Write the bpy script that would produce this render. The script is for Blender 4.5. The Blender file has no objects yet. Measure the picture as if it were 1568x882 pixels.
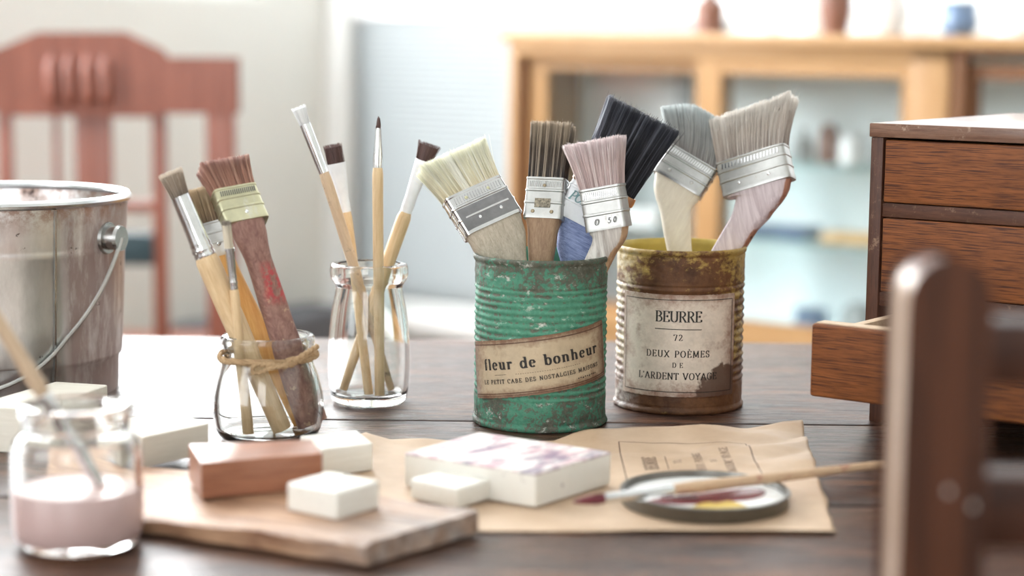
import bpy, bmesh, math, random
from math import sin, cos, pi, radians, sqrt, atan2, hypot
from mathutils import Vector, Matrix, noise

rnd = random.Random(7)
scn = bpy.context.scene
V = Vector
# ------------------------------------------------------------------ camera, world, lights, exposure
TZ = 0.72                     # table top height
CZ = TZ + 0.216               # lens height
F_PX = 3000.0
PITCH, ROLL = radians(7.43), radians(0.62)
cam_d = bpy.data.cameras.new('camera')
cam = bpy.data.objects.new('camera', cam_d)
scn.collection.objects.link(cam)
scn.camera = cam
cam_d.sensor_width = 36.0
cam_d.lens = F_PX / 1568 * 36.0
cam_d.clip_start = 0.05
cam.matrix_world = (Matrix.Translation((0, 0, CZ)) @ Matrix.Rotation(pi/2 - PITCH, 4, 'X') @ Matrix.Rotation(ROLL, 4, 'Z'))
cam_d.dof.use_dof = True
cam_d.dof.focus_distance = 1.085
cam_d.dof.aperture_fstop = 4.6
CM = cam.matrix_world.copy()

world = bpy.data.worlds.new('daylight')
scn.world = world
world.use_nodes = True
bg = world.node_tree.nodes['Background']
bg.inputs['Color'].default_value = (0.93, 0.96, 1.0, 1)
bg.inputs['Strength'].default_value = 0.75
WIN_LEFT, WIN_BACK, FILL_FRONT = 17.0, 1.6, 5.0      # brightness of the left and back daylight and of the added front fill
scn.view_settings.view_transform = 'Standard'
scn.view_settings.look = 'None'
scn.view_settings.exposure = 0.36
scn.view_settings.gamma = 1.0
scn.view_settings.use_curve_mapping = False


def ray(x, y):
    return CM.to_3x3() @ V(((x - 784) / F_PX, (441 - y) / F_PX, -1))


def at(x, y, d):              # point seen at (x, y) of the photograph, d metres in front (world y)
    r = ray(x, y)
    return V((0, 0, CZ)) + r * (d / r.y)


def on(x, y, h=0.0):          # point seen at (x, y) that lies h above the table top
    r = ray(x, y)
    return V((0, 0, CZ)) + r * ((TZ + h - CZ) / r.z)


# ------------------------------------------------------------------ materials
class NT:
    def __init__(s, name):
        s.m = bpy.data.materials.new(name)
        s.m.use_nodes = True
        s.t = s.m.node_tree
        s.b = s.t.nodes['Principled BSDF']
        s.out = s.t.nodes['Material Output']

    def n(s, typ, **kw):
        nd = s.t.nodes.new(typ)
        for k, v in kw.items():
            setattr(nd, k, v)
        return nd

    def l(s, a, b):
        s.t.links.new(a, b)

    def set(s, sock, v):
        if hasattr(v, 'is_output') or isinstance(v, bpy.types.NodeSocket):
            s.l(v, sock)
        elif isinstance(v, (tuple, list)) and len(v) == 3 and sock.type == 'RGBA':
            sock.default_value = (*v, 1)
        else:
            sock.default_value = v

    def coord(s, kind='Object', scale=(1, 1, 1), loc=(0, 0, 0)):
        tc = s.n('ShaderNodeTexCoord')
        mp = s.n('ShaderNodeMapping')
        mp.inputs['Scale'].default_value = scale
        mp.inputs['Location'].default_value = loc
        s.l(tc.outputs[kind], mp.inputs['Vector'])
        return mp.outputs['Vector']

    def noise(s, vec, scale=5, detail=6, rough=0.6, dist=0.0):
        nd = s.n('ShaderNodeTexNoise')
        s.l(vec, nd.inputs['Vector'])
        nd.inputs['Scale'].default_value = scale
        nd.inputs['Detail'].default_value = detail
        nd.inputs['Roughness'].default_value = rough
        nd.inputs['Distortion'].default_value = dist
        return nd.outputs['Fac']

    def step(s, v, a, b):
        nd = s.n('ShaderNodeMapRange')
        nd.inputs['From Min'].default_value = a
        nd.inputs['From Max'].default_value = b
        s.set(nd.inputs['Value'], v)
        return nd.outputs['Result']

    def mix(s, f, a, b):
        nd = s.n('ShaderNodeMix', data_type='RGBA')
        s.set(nd.inputs[0], f)
        s.set(nd.inputs[6], a)
        s.set(nd.inputs[7], b)
        return nd.outputs[2]

    def math(s, op, a, b=0.0, clamp=False):
        nd = s.n('ShaderNodeMath', operation=op, use_clamp=clamp)
        s.set(nd.inputs[0], a)
        s.set(nd.inputs[1], b)
        return nd.outputs[0]

    def sep(s, vec):
        nd = s.n('ShaderNodeSeparateXYZ')
        s.l(vec, nd.inputs[0])
        return nd.outputs

    def bump(s, h, strength=0.3, dist=0.001):
        nd = s.n('ShaderNodeBump')
        nd.inputs['Strength'].default_value = strength
        nd.inputs['Distance'].default_value = dist
        s.l(h, nd.inputs['Height'])
        s.l(nd.outputs['Normal'], s.b.inputs['Normal'])

    def fin(s, col=None, rough=None, metal=None, **kw):
        for k, v in (('Base Color', col), ('Roughness', rough), ('Metallic', metal)):
            if v is not None:
                s.set(s.b.inputs[k], v)
        for k, v in kw.items():
            s.set(s.b.inputs[k.replace('_', ' ')], v)
        return s.m


AX = {'x': (1, 14, 14), 'y': (14, 1, 14), 'z': (14, 14, 1)}


def plain(name, col, rough=0.5, metal=0.0, var=0.12, scale=60, **kw):
    t = NT(name)
    n = t.noise(t.coord(), scale, 4)
    c2 = tuple(max(0, c * (1 - 2 * var)) for c in col)
    c1 = tuple(min(1, c * (1 + var)) for c in col)
    return t.fin(t.mix(t.step(n, 0.3, 0.7), c2, c1), rough, metal, **kw)


def wood(name, dark, light, axis='x', scale=18, rough=0.5, grain=0.6, bump=0.25, wear=None, pores=None, fleck=None, spec=0.3):
    t = NT(name)
    vec = t.coord('Object', AX[axis])
    scale = scale * 2.6
    n1 = t.noise(vec, scale, 8, 0.65, 0.6)
    n2 = t.noise(vec, scale * 4, 4, 0.7)
    f = t.math('ADD', t.math('MULTIPLY', t.step(n1, 0.36, 0.64), grain), t.math('MULTIPLY', t.step(n2, 0.36, 0.64), 1 - grain))
    c = t.mix(f, dark, light)
    if pores:
        p = t.noise(t.coord('Object', tuple(a * 0.8 if a == 1 else a * 2.4 for a in AX[axis])), scale * 1.7, 2, 0.5)
        c = t.mix(t.math('MULTIPLY', t.step(p, 0.53, 0.60), 0.85), c, pores)
    if wear:
        w = t.noise(t.coord(), 85, 9, 0.8)
        c = t.mix(t.math('MULTIPLY', t.step(w, 0.56, 0.66), 0.8), c, wear)
    if fleck:
        w = t.noise(t.coord(), 190, 5, 0.7)
        c = t.mix(t.step(w, 0.63, 0.68), c, fleck)
    t.bump(n2, bump, 0.0003)
    return t.fin(c, rough, Specular_IOR_Level=spec)


def metal(name, col, rough=0.28, rust=None, amount=0.6, spots=None, rscale=40):
    t = NT(name)
    n = t.noise(t.coord(), rscale, 8, 0.65)
    c = t.mix(t.step(n, 0.35, 0.65), tuple(k * 0.72 for k in col), col)
    m = 1.0
    if rust:
        r = t.step(t.noise(t.coord('Object', (1, 1, 0.45)), rscale * 1.3, 9, 0.72), amount, amount + 0.08)
        c = t.mix(r, c, rust)
        m = t.math('SUBTRACT', 1.0, t.math('MULTIPLY', r, 0.8))
    if spots:
        r = t.step(t.noise(t.coord(), rscale * 3, 2, 0.5), 0.68, 0.71)
        c = t.mix(r, c, spots)
    t.bump(n, 0.12, 0.0002)
    return t.fin(c, t.step(n, 0.2, 1.2) if False else rough, m)


def glass(name, tint=(1, 1, 1), rough=0.0):
    t = NT(name)
    return t.fin(tint, rough, 0.0, Transmission_Weight=1.0, IOR=1.46)


def pane(name, tint=(0.93, 0.97, 0.97), refl=0.10):
    t = NT(name)
    tr = t.n('ShaderNodeBsdfTransparent')
    tr.inputs[0].default_value = (*tint, 1)
    gl = t.n('ShaderNodeBsdfGlossy')
    gl.inputs['Roughness'].default_value = 0.03
    mx = t.n('ShaderNodeMixShader')
    mx.inputs[0].default_value = refl
    t.l(tr.outputs[0], mx.inputs[1])
    t.l(gl.outputs[0], mx.inputs[2])
    t.l(mx.outputs[0], t.out.inputs['Surface'])
    return t.m


def lit(name, col, strength):
    t = NT(name)
    t.b.inputs['Base Color'].default_value = (0, 0, 0, 1)
    t.b.inputs['Emission Color'].default_value = (*col, 1)
    t.b.inputs['Emission Strength'].default_value = strength
    return t.m


def hair_mat(name, root, mid, tip, streak, rough=0.55):
    t = NT(name)
    a = t.n('ShaderNodeAttribute', attribute_name='strand')
    sx = t.n('ShaderNodeSeparateColor')
    t.l(a.outputs['Color'], sx.inputs[0])
    c = t.mix(t.step(sx.outputs[0], 0.0, 0.45), root, mid)
    c = t.mix(t.step(sx.outputs[0], 0.55, 1.0), c, tip)
    c = t.mix(t.math('MULTIPLY', t.step(sx.outputs[1], 0.55, 1.0), 0.75), c, streak)
    c = t.mix(t.math('MULTIPLY', t.step(sx.outputs[1], 0.4, 0.0), 0.5), c, tuple(k * 0.45 for k in mid))
    return t.fin(c, rough)


M = {}
M['silver'] = metal('ferrule_silver', (0.78, 0.79, 0.80), 0.15)
M['tin'] = metal('ferrule_tin', (0.56, 0.565, 0.55), 0.40, (0.32, 0.29, 0.25), 0.62)
M['dull_tin'] = metal('ferrule_dull', (0.46, 0.46, 0.45), 0.26, (0.25, 0.2, 0.16), 0.66)
M['brass'] = metal('ferrule_brass', (0.66, 0.64, 0.44), 0.34, (0.62, 0.62, 0.56), 0.58)
M['reflected_dark'] = metal('reflected_dark_metal', (0.30, 0.30, 0.31), 0.24, None, 0.6, None, 90)  # dark colour stands in for what the polished ferrule mirrors
M['copper'] = metal('ferrule_copper', (0.75, 0.42, 0.24), 0.3)
M['whitewash'] = plain('ferrule_white', (0.80, 0.82, 0.85), 0.45, 0, 0.06)
M['groove'] = plain('groove_dark', (0.16, 0.16, 0.155), 0.5, 0.3)
M['rust_rivet'] = metal('rivet_rust', (0.40, 0.33, 0.22), 0.5)
M['pale_wood'] = wood('pale_wood', (0.58, 0.40, 0.22), (0.78, 0.60, 0.38), 'z', 9, 0.45)
M['honey_wood'] = wood('honey_wood', (0.52, 0.27, 0.08), (0.66, 0.40, 0.15), 'z', 9, 0.42)
M['grey_wood'] = wood('grey_wood', (0.36, 0.30, 0.23), (0.60, 0.53, 0.43), 'z', 9, 0.7, wear=(0.25, 0.22, 0.18))
M['tan_wood'] = wood('tan_wood', (0.22, 0.13, 0.08), (0.40, 0.27, 0.17), 'z', 10, 0.6)
M['mauve_wood'] = wood('mauve_wood', (0.20, 0.10, 0.085), (0.34, 0.20, 0.165), 'z', 10, 0.6, fleck=(0.50, 0.32, 0.20))


def smeared():
    t = NT('smeared_mauve_handle')
    vec = t.coord('Object', AX['z'])
    n1 = t.noise(vec, 26, 8, 0.65, 0.6)
    n2 = t.noise(t.coord(), 190, 5, 0.7)
    n3 = t.noise(t.coord('Object', (1, 1, 0.5)), 120, 6, 0.7)
    x, y, z = t.sep(t.coord())[:3]
    c = t.mix(t.step(n1, 0.36, 0.64), (0.20, 0.10, 0.085), (0.36, 0.21, 0.17))
    lo = t.step(z, -0.030, -0.045)
    c = t.mix(t.math('MULTIPLY', t.step(n2, 0.60, 0.66), t.math('ADD', t.math('MULTIPLY', lo, 0.7), 0.15)), c, (0.60, 0.42, 0.28))
    red = t.math('MULTIPLY', t.math('MULTIPLY', t.step(z, -0.022, -0.027), t.step(z, -0.044, -0.038)), t.math('MULTIPLY', t.step(n3, 0.50, 0.56), t.step(x, -0.001, 0.003)))
    c = t.mix(t.math('MULTIPLY', red, 0.8), c, (0.48, 0.05, 0.06))
    wt = t.math('MULTIPLY', t.step(z, -0.004, -0.001), t.step(n2, 0.54, 0.58))
    c = t.mix(t.math('MULTIPLY', wt, 0.8), c, (0.7, 0.66, 0.62))
    t.bump(n2, 0.25, 0.0003)
    return t.fin(c, 0.55, Specular_IOR_Level=0.3)


M['mauve_wood'] = smeared()
M['cream_wood'] = wood('cream_wood', (0.62, 0.56, 0.46), (0.76, 0.71, 0.60), 'z', 6, 0.5)
M['lilac_wood'] = wood('lilac_wood', (0.46, 0.37, 0.38), (0.62, 0.54, 0.55), 'z', 9, 0.65, wear=(0.55, 0.46, 0.46))


def bare_or_tan_edge(name, d0, l0, d1, l1, sign=1, axis='z', scale=9, rough=0.62, lo=0.55):
    t = NT(name)
    n1 = t.noise(t.coord('Object', AX[axis]), scale*2.6, 8, 0.65, 0.6)
    n2 = t.noise(t.coord(), 140, 7, 0.75)
    tc = t.n('ShaderNodeTexCoord')
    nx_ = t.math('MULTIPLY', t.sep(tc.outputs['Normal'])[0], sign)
    c = t.mix(t.step(n1, 0.36, 0.64), d0, l0)
    c2 = t.mix(t.step(n1, 0.36, 0.64), d1, l1)
    c2 = t.mix(t.math('MULTIPLY', t.step(n2, 0.60, 0.64), 0.8), c2, (0.05, 0.03, 0.028))
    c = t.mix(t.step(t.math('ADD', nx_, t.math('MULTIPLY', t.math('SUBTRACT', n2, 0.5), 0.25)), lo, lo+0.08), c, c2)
    t.bump(n1, 0.25, 0.0003)
    return t.fin(c, rough, Specular_IOR_Level=0.25)


M['lilac_wood'] = bare_or_tan_edge('lilac_painted_handle', (0.44, 0.36, 0.38), (0.64, 0.56, 0.58), (0.26, 0.11, 0.07), (0.44, 0.22, 0.15))
M['grey_edge_wood'] = bare_or_tan_edge('pale_painted_handle', (0.34, 0.30, 0.27), (0.66, 0.62, 0.58), (0.34, 0.21, 0.12), (0.52, 0.35, 0.22))
M['ash_wood'] = wood('ash_wood', (0.32, 0.28, 0.25), (0.62, 0.58, 0.54), 'z', 12, 0.7, wear=(0.22, 0.18, 0.15))
M['worn_thin'] = wood('worn_thin_handle', (0.50, 0.36, 0.24), (0.68, 0.52, 0.36), 'z', 9, 0.5, wear=(0.07, 0.06, 0.06))
M['blue_paint'] = wood('blue_paint', (0.10, 0.13, 0.28), (0.35, 0.42, 0.66), 'x', 26, 0.6)
M['clear_glass'] = glass('clear_glass', (0.985, 1.0, 0.99))
M['green_glass'] = glass('greenish_glass', (0.93, 0.985, 0.965))
M['ink'] = plain('ink', (0.018, 0.015, 0.014), 0.6, 0, 0.1)
M['patch'] = plain('rust_patch', (0.30, 0.26, 0.19), 0.6, 0, 0.4, 900)
M['teal_ink'] = plain('teal_ink', (0.20, 0.36, 0.38), 0.5)
M['ink_brown'] = plain('ink_brown', (0.10, 0.045, 0.025), 0.6, 0, 0.1)
M['pink_paint'] = NT('pink_paint').fin((0.90, 0.66, 0.63), 0.28)
M['white_paint'] = NT('white_paint').fin((0.88, 0.88, 0.86), 0.22)
M['red_paint'] = NT('burgundy_paint').fin((0.16, 0.012, 0.022), 0.25)
M['yellow_paint'] = NT('yellow_paint').fin((0.72, 0.52, 0.14), 0.25)

# ------------------------------------------------------------------ mesh helpers
COL = scn.collection


class MB:
    def __init__(s):
        s.v, s.f, s.a = [], [], []

    def add(s, vs, fs):
        o = len(s.v)
        s.v += [V(p) for p in vs]
        s.f += [[i + o for i in f] for f in fs]
        return s

    def box(s, x0, x1, y0, y1, z0, z1):
        vs = [(x, y, z) for z in (z0, z1) for y in (y0, y1) for x in (x0, x1)]
        return s.add(vs, [(0, 2, 3, 1), (4, 5, 7, 6), (0, 1, 5, 4), (2, 6, 7, 3), (0, 4, 6, 2), (1, 3, 7, 5)])

    def loft(s, rings, caps=(True, True), close=False):
        n = len(rings[0])
        vs = [p for r in rings for p in r]
        fs = []
        m = len(rings)
        for i in range(m if close else m - 1):
            for j in range(n):
                fs.append((i*n + j, i*n + (j+1) % n, ((i+1) % m)*n + (j+1) % n, ((i+1) % m)*n + j))
        if not close:
            if caps[0]:
                fs.append(tuple(range(n))[::-1])
            if caps[1]:
                fs.append(tuple((m-1)*n + j for j in range(n)))
        return s.add(vs, fs)

    def lathe(s, prof, n=64, cx=0, cy=0, caps=(False, False), close=False):
        rings = [[(cx + r*cos(2*pi*j/n), cy + r*sin(2*pi*j/n), z) for j in range(n)] for r, z in prof]
        return s.loft(rings, caps, close)

    def tube(s, pts, rad, n=8, caps=(True, True)):
        pts = [V(p) for p in pts]
        rad = rad if isinstance(rad, (list, tuple)) else [rad]*len(pts)
        rings = []
        up = None
        for i, p in enumerate(pts):
            t = (pts[min(i+1, len(pts)-1)] - pts[max(i-1, 0)]).normalized()
            if up is None:
                up = V((0, 0, 1)) if abs(t.z) < 0.9 else V((1, 0, 0))
            a = up.cross(t).normalized()
            b = t.cross(a)
            up = b
            rings.append([p + (a*cos(2*pi*j/n) + b*sin(2*pi*j/n))*rad[i] for j in range(n)])
        return s.loft(rings, caps)

    def ball(s, c, r, n=10, sc=(1, 1, 1)):
        rings = []
        for i in range(1, n//2 + 1):
            th = pi*i/(n//2 + 1)
            rings.append([(c[0] + r*sc[0]*sin(th)*cos(2*pi*j/n), c[1] + r*sc[1]*sin(th)*sin(2*pi*j/n), c[2] + r*sc[2]*cos(th)) for j in range(n)])
        rings = rings[::-1]
        return s.loft(rings)


def tag(o, label=None, cat=None, group=None, kind=None):
    for k, v in (('label', label), ('category', cat), ('group', group), ('kind', kind)):
        if v:
            o[k] = v
    return o


def mk(name, mb, m, parent=None, smooth=True, bevel=0.0, angle=35, loc=None, uv=None, seg=2):
    me = bpy.data.meshes.new(name)
    me.from_pydata([tuple(p) for p in mb.v], [], mb.f)
    bm = bmesh.new()
    bm.from_mesh(me)
    if bevel:
        es = [e for e in bm.edges if len(e.link_faces) == 2 and e.calc_face_angle(0) > radians(30)]
        bmesh.ops.bevel(bm, geom=es, offset=bevel, segments=seg, profile=0.6, affect='EDGES', clamp_overlap=True)
    bmesh.ops.recalc_face_normals(bm, faces=bm.faces)
    bm.to_mesh(me)
    bm.free()
    me.materials.append(m)
    if smooth:
        me.shade_smooth()
        try:
            me.set_sharp_from_angle(angle=radians(angle))
        except Exception:
            pass
    o = bpy.data.objects.new(name, me)
    COL.objects.link(o)
    if parent is not None:
        o.parent = parent
    if loc is not None:
        o.location = loc
    return o


def thing(name, label, cat, mat4=None, loc=(0, 0, 0), rz=0.0, group=None, kind=None):
    o = bpy.data.objects.new(name, None)
    o.empty_display_size = 0.01
    COL.objects.link(o)
    if mat4 is not None:
        o.matrix_world = mat4
    else:
        o.location = loc
        o.rotation_euler = (0, 0, rz)
    return tag(o, label, cat, group, kind)


def srect(w, t, n=20, e=4.0, cx=0.0, cy=0.0, z=0.0):       # rounded rectangle ring
    out = []
    for j in range(n):
        a = 2*pi*(j + 0.5)/n
        c, s_ = cos(a), sin(a)
        out.append((cx + w/2*math.copysign(abs(c)**(2/e), c), cy + t/2*math.copysign(abs(s_)**(2/e), s_), z))
    return out


def nz(p, s):
    return noise.noise(V(p)*s)


# ------------------------------------------------------------------ lettering (own serif stroke letters)
def arc(cx, cy, rx, ry, a0, a1, n=12):
    return [(cx + rx*cos(radians(a0 + (a1-a0)*i/n)), cy + ry*sin(radians(a0 + (a1-a0)*i/n))) for i in range(n+1)]


def bowl(x0, y0, y1, r):
    ry = (y1-y0)/2
    return [(x0, y1)] + arc(x0 + r*0.35, y0+ry, r*0.65, ry, 90, -90, 10) + [(x0, y0)]


SE = 0.14
GL = {
 'A': (.82, [[(.08, 0), (.41, 1)], [(.41, 1), (.74, 0)], [(.21, .34), (.61, .34)]], [(.08, 0), (.74, 0)]),
 'B': (.72, [[(.17, 0), (.17, 1)], bowl(.17, .52, 1, .40), bowl(.17, 0, .52, .47)], [(.17, 0), (.17, 1)]),
 'C': (.76, [arc(.42, .5, .34, .5, 45, 315, 16), [(.69, .98), (.69, .70)]], []),
 'D': (.80, [[(.17, 0), (.17, 1)], bowl(.17, 0, 1, .56)], [(.17, 0), (.17, 1)]),
 'E': (.68, [[(.17, 0), (.17, 1)], [(.17, 1), (.60, 1)], [(.17, .52), (.46, .52)], [(.17, 0), (.62, 0)], [(.60, 1), (.60, .80)], [(.62, 0), (.62, .22)], [(.46, .62), (.46, .42)]], [(.17, 0), (.17, 1)]),
 'G': (.82, [arc(.42, .5, .34, .5, 45, 320, 16), [(.69, .98), (.69, .72)], [(.69, .42), (.69, .05)]], [(.69, .42)]),
 'I': (.36, [[(.18, 0), (.18, 1)]], [(.18, 0), (.18, 1)]),
 'L': (.64, [[(.17, 0), (.17, 1)], [(.17, 0), (.58, 0)], [(.58, 0), (.58, .26)]], [(.17, 0), (.17, 1)]),
 'M': (.98, [[(.14, 0), (.16, 1)], [(.16, 1), (.49, .08)], [(.49, .08), (.82, 1)], [(.82, 1), (.84, 0)]], [(.14, 0), (.84, 0), (.14, 1), (.84, 1)]),
 'N': (.84, [[(.15, 0), (.15, 1)], [(.15, 1), (.69, 0)], [(.69, 0), (.69, 1)]], [(.15, 0), (.15, 1), (.69, 1)]),
 'O': (.82, [arc(.41, .5, .34, .5, 0, 360, 24)], []),
 'P': (.68, [[(.17, 0), (.17, 1)], bowl(.17, .45, 1, .45)], [(.17, 0), (.17, 1)]),
 'R': (.76, [[(.17, 0), (.17, 1)], bowl(.17, .50, 1, .43), [(.36, .50), (.66, 0)]], [(.17, 0), (.17, 1), (.68, 0)]),
 'S': (.62, [arc(.31, .75, .21, .25, 40, 270, 12) + arc(.31, .25, .23, .25, 90, -140, 12), [(.49, .98), (.49, .74)], [(.11, .02), (.11, .28)]], []),
 'T': (.70, [[(.35, 0), (.35, 1)], [(.05, 1), (.65, 1)], [(.05, 1), (.05, .78)], [(.65, 1), (.65, .78)]], [(.35, 0)]),
 'U': (.82, [[(.16, 1), (.16, .32)] + arc(.42, .30, .26, .30, 180, 360, 10) + [(.68, 1)]], [(.16, 1), (.68, 1)]),
 'V': (.80, [[(.08, 1), (.40, 0)], [(.40, 0), (.72, 1)]], [(.08, 1), (.72, 1)]),
 'X': (.80, [[(.10, 1), (.70, 0)], [(.10, 0), (.70, 1)]], [(.1, 0), (.7, 0), (.1, 1), (.7, 1)]),
 'Y': (.76, [[(.06, 1), (.38, .48)], [(.70, 1), (.38, .48)], [(.38, .48), (.38, 0)]], [(.38, 0), (.06, 1), (.70, 1)]),
 "'": (.24, [[(.14, 1), (.09, .74)]], []),
 ' ': (.42, [], []),
 '.': (.26, [[(.13, .0), (.13, .12)]], []),
 '7': (.60, [[(.08, .80), (.08, 1)], [(.08, .98), (.54, .98)], [(.54, .98), (.26, 0)]], []),
 '2': (.62, [arc(.29, .74, .21, .26, 165, -35, 12) + [(.08, .05)], [(.08, .03), (.54, .03)], [(.54, .03), (.54, .20)]], []),
 'f': (.40, [[(.18, 0), (.18, .80)] + arc(.34, .80, .16, .20, 180, 60, 6), [(.04, .64), (.36, .64)]], [(.18, 0)]),
 'l': (.34, [[(.17, 0), (.17, 1)]], [(.17, 0), (.12, 1)]),
 'e': (.60, [[(.08, .36), (.52, .36)], arc(.30, .33, .22, .33, 5, 320, 16)], []),
 'u': (.70, [[(.16, .65), (.16, .22)] + arc(.34, .20, .18, .20, 180, 300, 6) + [(.54, .20)], [(.54, 0), (.54, .65)]], [(.12, .65), (.50, .65), (.58, 0)]),
 'r': (.52, [[(.16, 0), (.16, .65)], [(.16, .42)] + arc(.36, .42, .18, .23, 150, 50, 6), [(.45, .62), (.45, .50)]], [(.16, 0), (.12, .65)]),
 'd': (.68, [[(.54, 0), (.54, 1)], arc(.30, .32, .22, .33, 40, 320, 14)], [(.49, 1), (.58, 0)]),
 'b': (.68, [[(.15, 0), (.15, 1)], arc(.37, .32, .23, .33, 140, -140, 14)], [(.10, 1)]),
 'o': (.62, [arc(.31, .325, .24, .335, 0, 360, 20)], []),
 'n': (.72, [[(.16, 0), (.16, .65)], [(.16, .42)] + arc(.36, .42, .19, .23, 150, 0, 8) + [(.55, 0)]], [(.16, 0), (.55, 0), (.12, .65)]),
 'h': (.72, [[(.16, 0), (.16, 1)], [(.16, .42)] + arc(.36, .42, .19, .23, 150, 0, 8) + [(.55, 0)]], [(.16, 0), (.55, 0), (.12, 1)]),
}
GL['5'] = (.60, [[(.50, .98), (.16, .98)], [(.16, .98), (.13, .58)], arc(.28, .32, .24, .30, 130, -150, 12)], [])
GL['0'] = (.60, [arc(.30, .5, .22, .5, 0, 360, 20)], [])
GL['È'] = (GL['E'][0], GL['E'][1] + [[(.26, 1.28), (.42, 1.10)]], GL['E'][2])
GL['É'] = (GL['E'][0], GL['E'][1] + [[(.26, 1.10), (.42, 1.28)]], GL['E'][2])


def stroke(mb, pts, fmap, lo, hi):
    L, R = [], []
    n = len(pts)
    for i in range(n):
        a, b = pts[max(i-1, 0)], pts[min(i+1, n-1)]
        dx, dy = b[0]-a[0], b[1]-a[1]
        ln = hypot(dx, dy) or 1e-9
        w = (lo + (hi-lo)*abs(dy)/ln)/2
        nx, ny = -dy/ln*w, dx/ln*w
        L.append((pts[i][0]+nx, pts[i][1]+ny))
        R.append((pts[i][0]-nx, pts[i][1]-ny))
    vs = [fmap(*p) for p in L + R]
    mb.add(vs, [(i, i+1, n+i+1, n+i) for i in range(n-1)])


def fine(pts, step):
    out = [pts[0]]
    for a, b in zip(pts, pts[1:]):
        k = max(1, int(hypot(b[0]-a[0], b[1]-a[1])/step))
        out += [(a[0]+(b[0]-a[0])*i/k, a[1]+(b[1]-a[1])*i/k) for i in range(1, k+1)]
    return out


def text(mb, s, cx, y, h, width, fmap, lo=0.055, hi=0.17):
    """letters of cap height h centred on cx, stretched by tracking to the given width"""
    nat = sum(GL[c][0] for c in s)*h
    tr = (width - nat)/max(1, len(s)-1)
    x = cx - width/2
    for c in s:
        w, strokes, serifs = GL[c]
        for st in strokes:
            stroke(mb, fine([(x + px*h, y + py*h) for px, py in st], h*0.5), fmap, lo*h, hi*h)
        for sx, sy in serifs:
            stroke(mb, [(x + (sx-SE)*h, y + sy*h), (x + (sx+SE)*h, y + sy*h)], fmap, lo*h*1.1, hi*h)
        x += w*h + tr


def beurre(mb, g, k=1.0, pick=None):
    rows = [('BEURRE', 0.0140, .0060, .0262), ('72', 0.0032, .0035, .0050), ('DEUX POÈMES', -.0063, .0037, .0360),
            ('DE', -.0122, .0027, .0058), ("L'ARDENT VOYAGE", -.0192, .0038, .0455)]
    for s, y, h, w in rows:
        text(mb, s, 0, y*k, h*k, w*k, g)
    stroke(mb, fine([(-.0131*k, .0098*k), (.0131*k, .0096*k)], .002), g, .0004*k, .0004)


# ------------------------------------------------------------------ the room
RA = atan2(-0.6, 0.8)                               # the room stands at 37 degrees to the lens
C0 = V((-0.347, 3.6, 0))                            # back corner
UX, UY = V((0.8, -0.6, 0)), V((0.6, 0.8, 0))        # along the back wall; into the back wall

M['wall'] = plain('wall_plaster', (0.64, 0.645, 0.61), 0.9, 0, 0.02, 3)
M['wall_white'] = plain('wall_white', (0.78, 0.80, 0.79), 0.9, 0, 0.02, 3)
M['floor'] = wood('floor_boards', (0.20, 0.12, 0.07), (0.33, 0.21, 0.13), 'x', 6, 0.5)
M['win_frame'] = plain('window_frame_paint', (0.82, 0.83, 0.82), 0.5, 0, 0.03)
M['sky_left'] = lit('overcast_daylight_left', (0.95, 0.98, 1.0), WIN_LEFT)
M['fill_front'] = lit('added_fill_front', (0.97, 0.985, 1.0), FILL_FRONT)  # glow of the added front panes, no source known there
M['sky_back'] = lit('overcast_daylight_back', (0.95, 0.985, 1.0), WIN_BACK)


def shade_mat():
    t = NT('pleated_shade_fabric')
    d = t.n('ShaderNodeBsdfDiffuse')
    d.inputs[0].default_value = (0.66, 0.685, 0.69, 1)
    tr = t.n('ShaderNodeBsdfTranslucent')
    tr.inputs[0].default_value = (0.50, 0.535, 0.545, 1)
    mx = t.n('ShaderNodeMixShader')
    mx.inputs[0].default_value = 0.5
    t.l(d.outputs[0], mx.inputs[1])
    t.l(tr.outputs[0], mx.inputs[2])
    t.l(mx.outputs[0], t.out.inputs['Surface'])
    return t.m


def structure(name, mb, m, loc, rz, parent=None, **kw):
    o = mk(name, mb, m, parent, **kw)
    o.location = loc
    o.rotation_euler = (0, 0, rz)
    if parent is None:
        o['kind'] = 'structure'
    return o


RS, RF = 4.3, 4.7                                    # length of the back wall, depth of the room
structure('floor', MB().box(-0.12, RS+0.12, -RF-0.12, 0.12, -0.05, 0), M['floor'], C0, RA, smooth=False)
structure('ceiling', MB().box(-0.12, RS+0.12, -RF-0.12, 0.12, 2.6, 2.65), M['wall_white'], C0, RA, smooth=False)
W1 = (0.05, 0.86, 0.44, 2.25)                       # window with the shade: s0, s1, z0, z1
W2 = (0.98, 2.70, 0.975, 2.25)                      # window above the cabinet
wb = MB()
for s0, s1, z0, z1 in ((-0.12, W1[0], 0, 2.6), (W1[1], W2[0], 0, 2.6), (W2[1], RS+0.12, 0, 2.6), (W1[0], W1[1], 0, W1[2]),
                       (W1[0], W1[1], W1[3], 2.6), (W2[0], W2[1], 0, W2[2]), (W2[0], W2[1], W2[3], 2.6)):
    wb.box(s0, s1, 0, 0.12, z0, z1)
structure('wall_back', wb, M['wall_white'], C0, RA, smooth=False)
W3 = (-2.2, -0.16, 0.99, 2.3)                       # window in the left wall, sill just above the frame
wl = MB()
for s0, s1, z0, z1 in ((-RF, W3[0], 0, 2.6), (W3[1], 0, 0, 2.6), (W3[0], W3[1], 0, W3[2]), (W3[0], W3[1], W3[3], 2.6)):
    wl.box(-0.12, 0, s0, s1, z0, z1)
structure('wall_left', wl, M['wall'], C0, RA, smooth=False)
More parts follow.
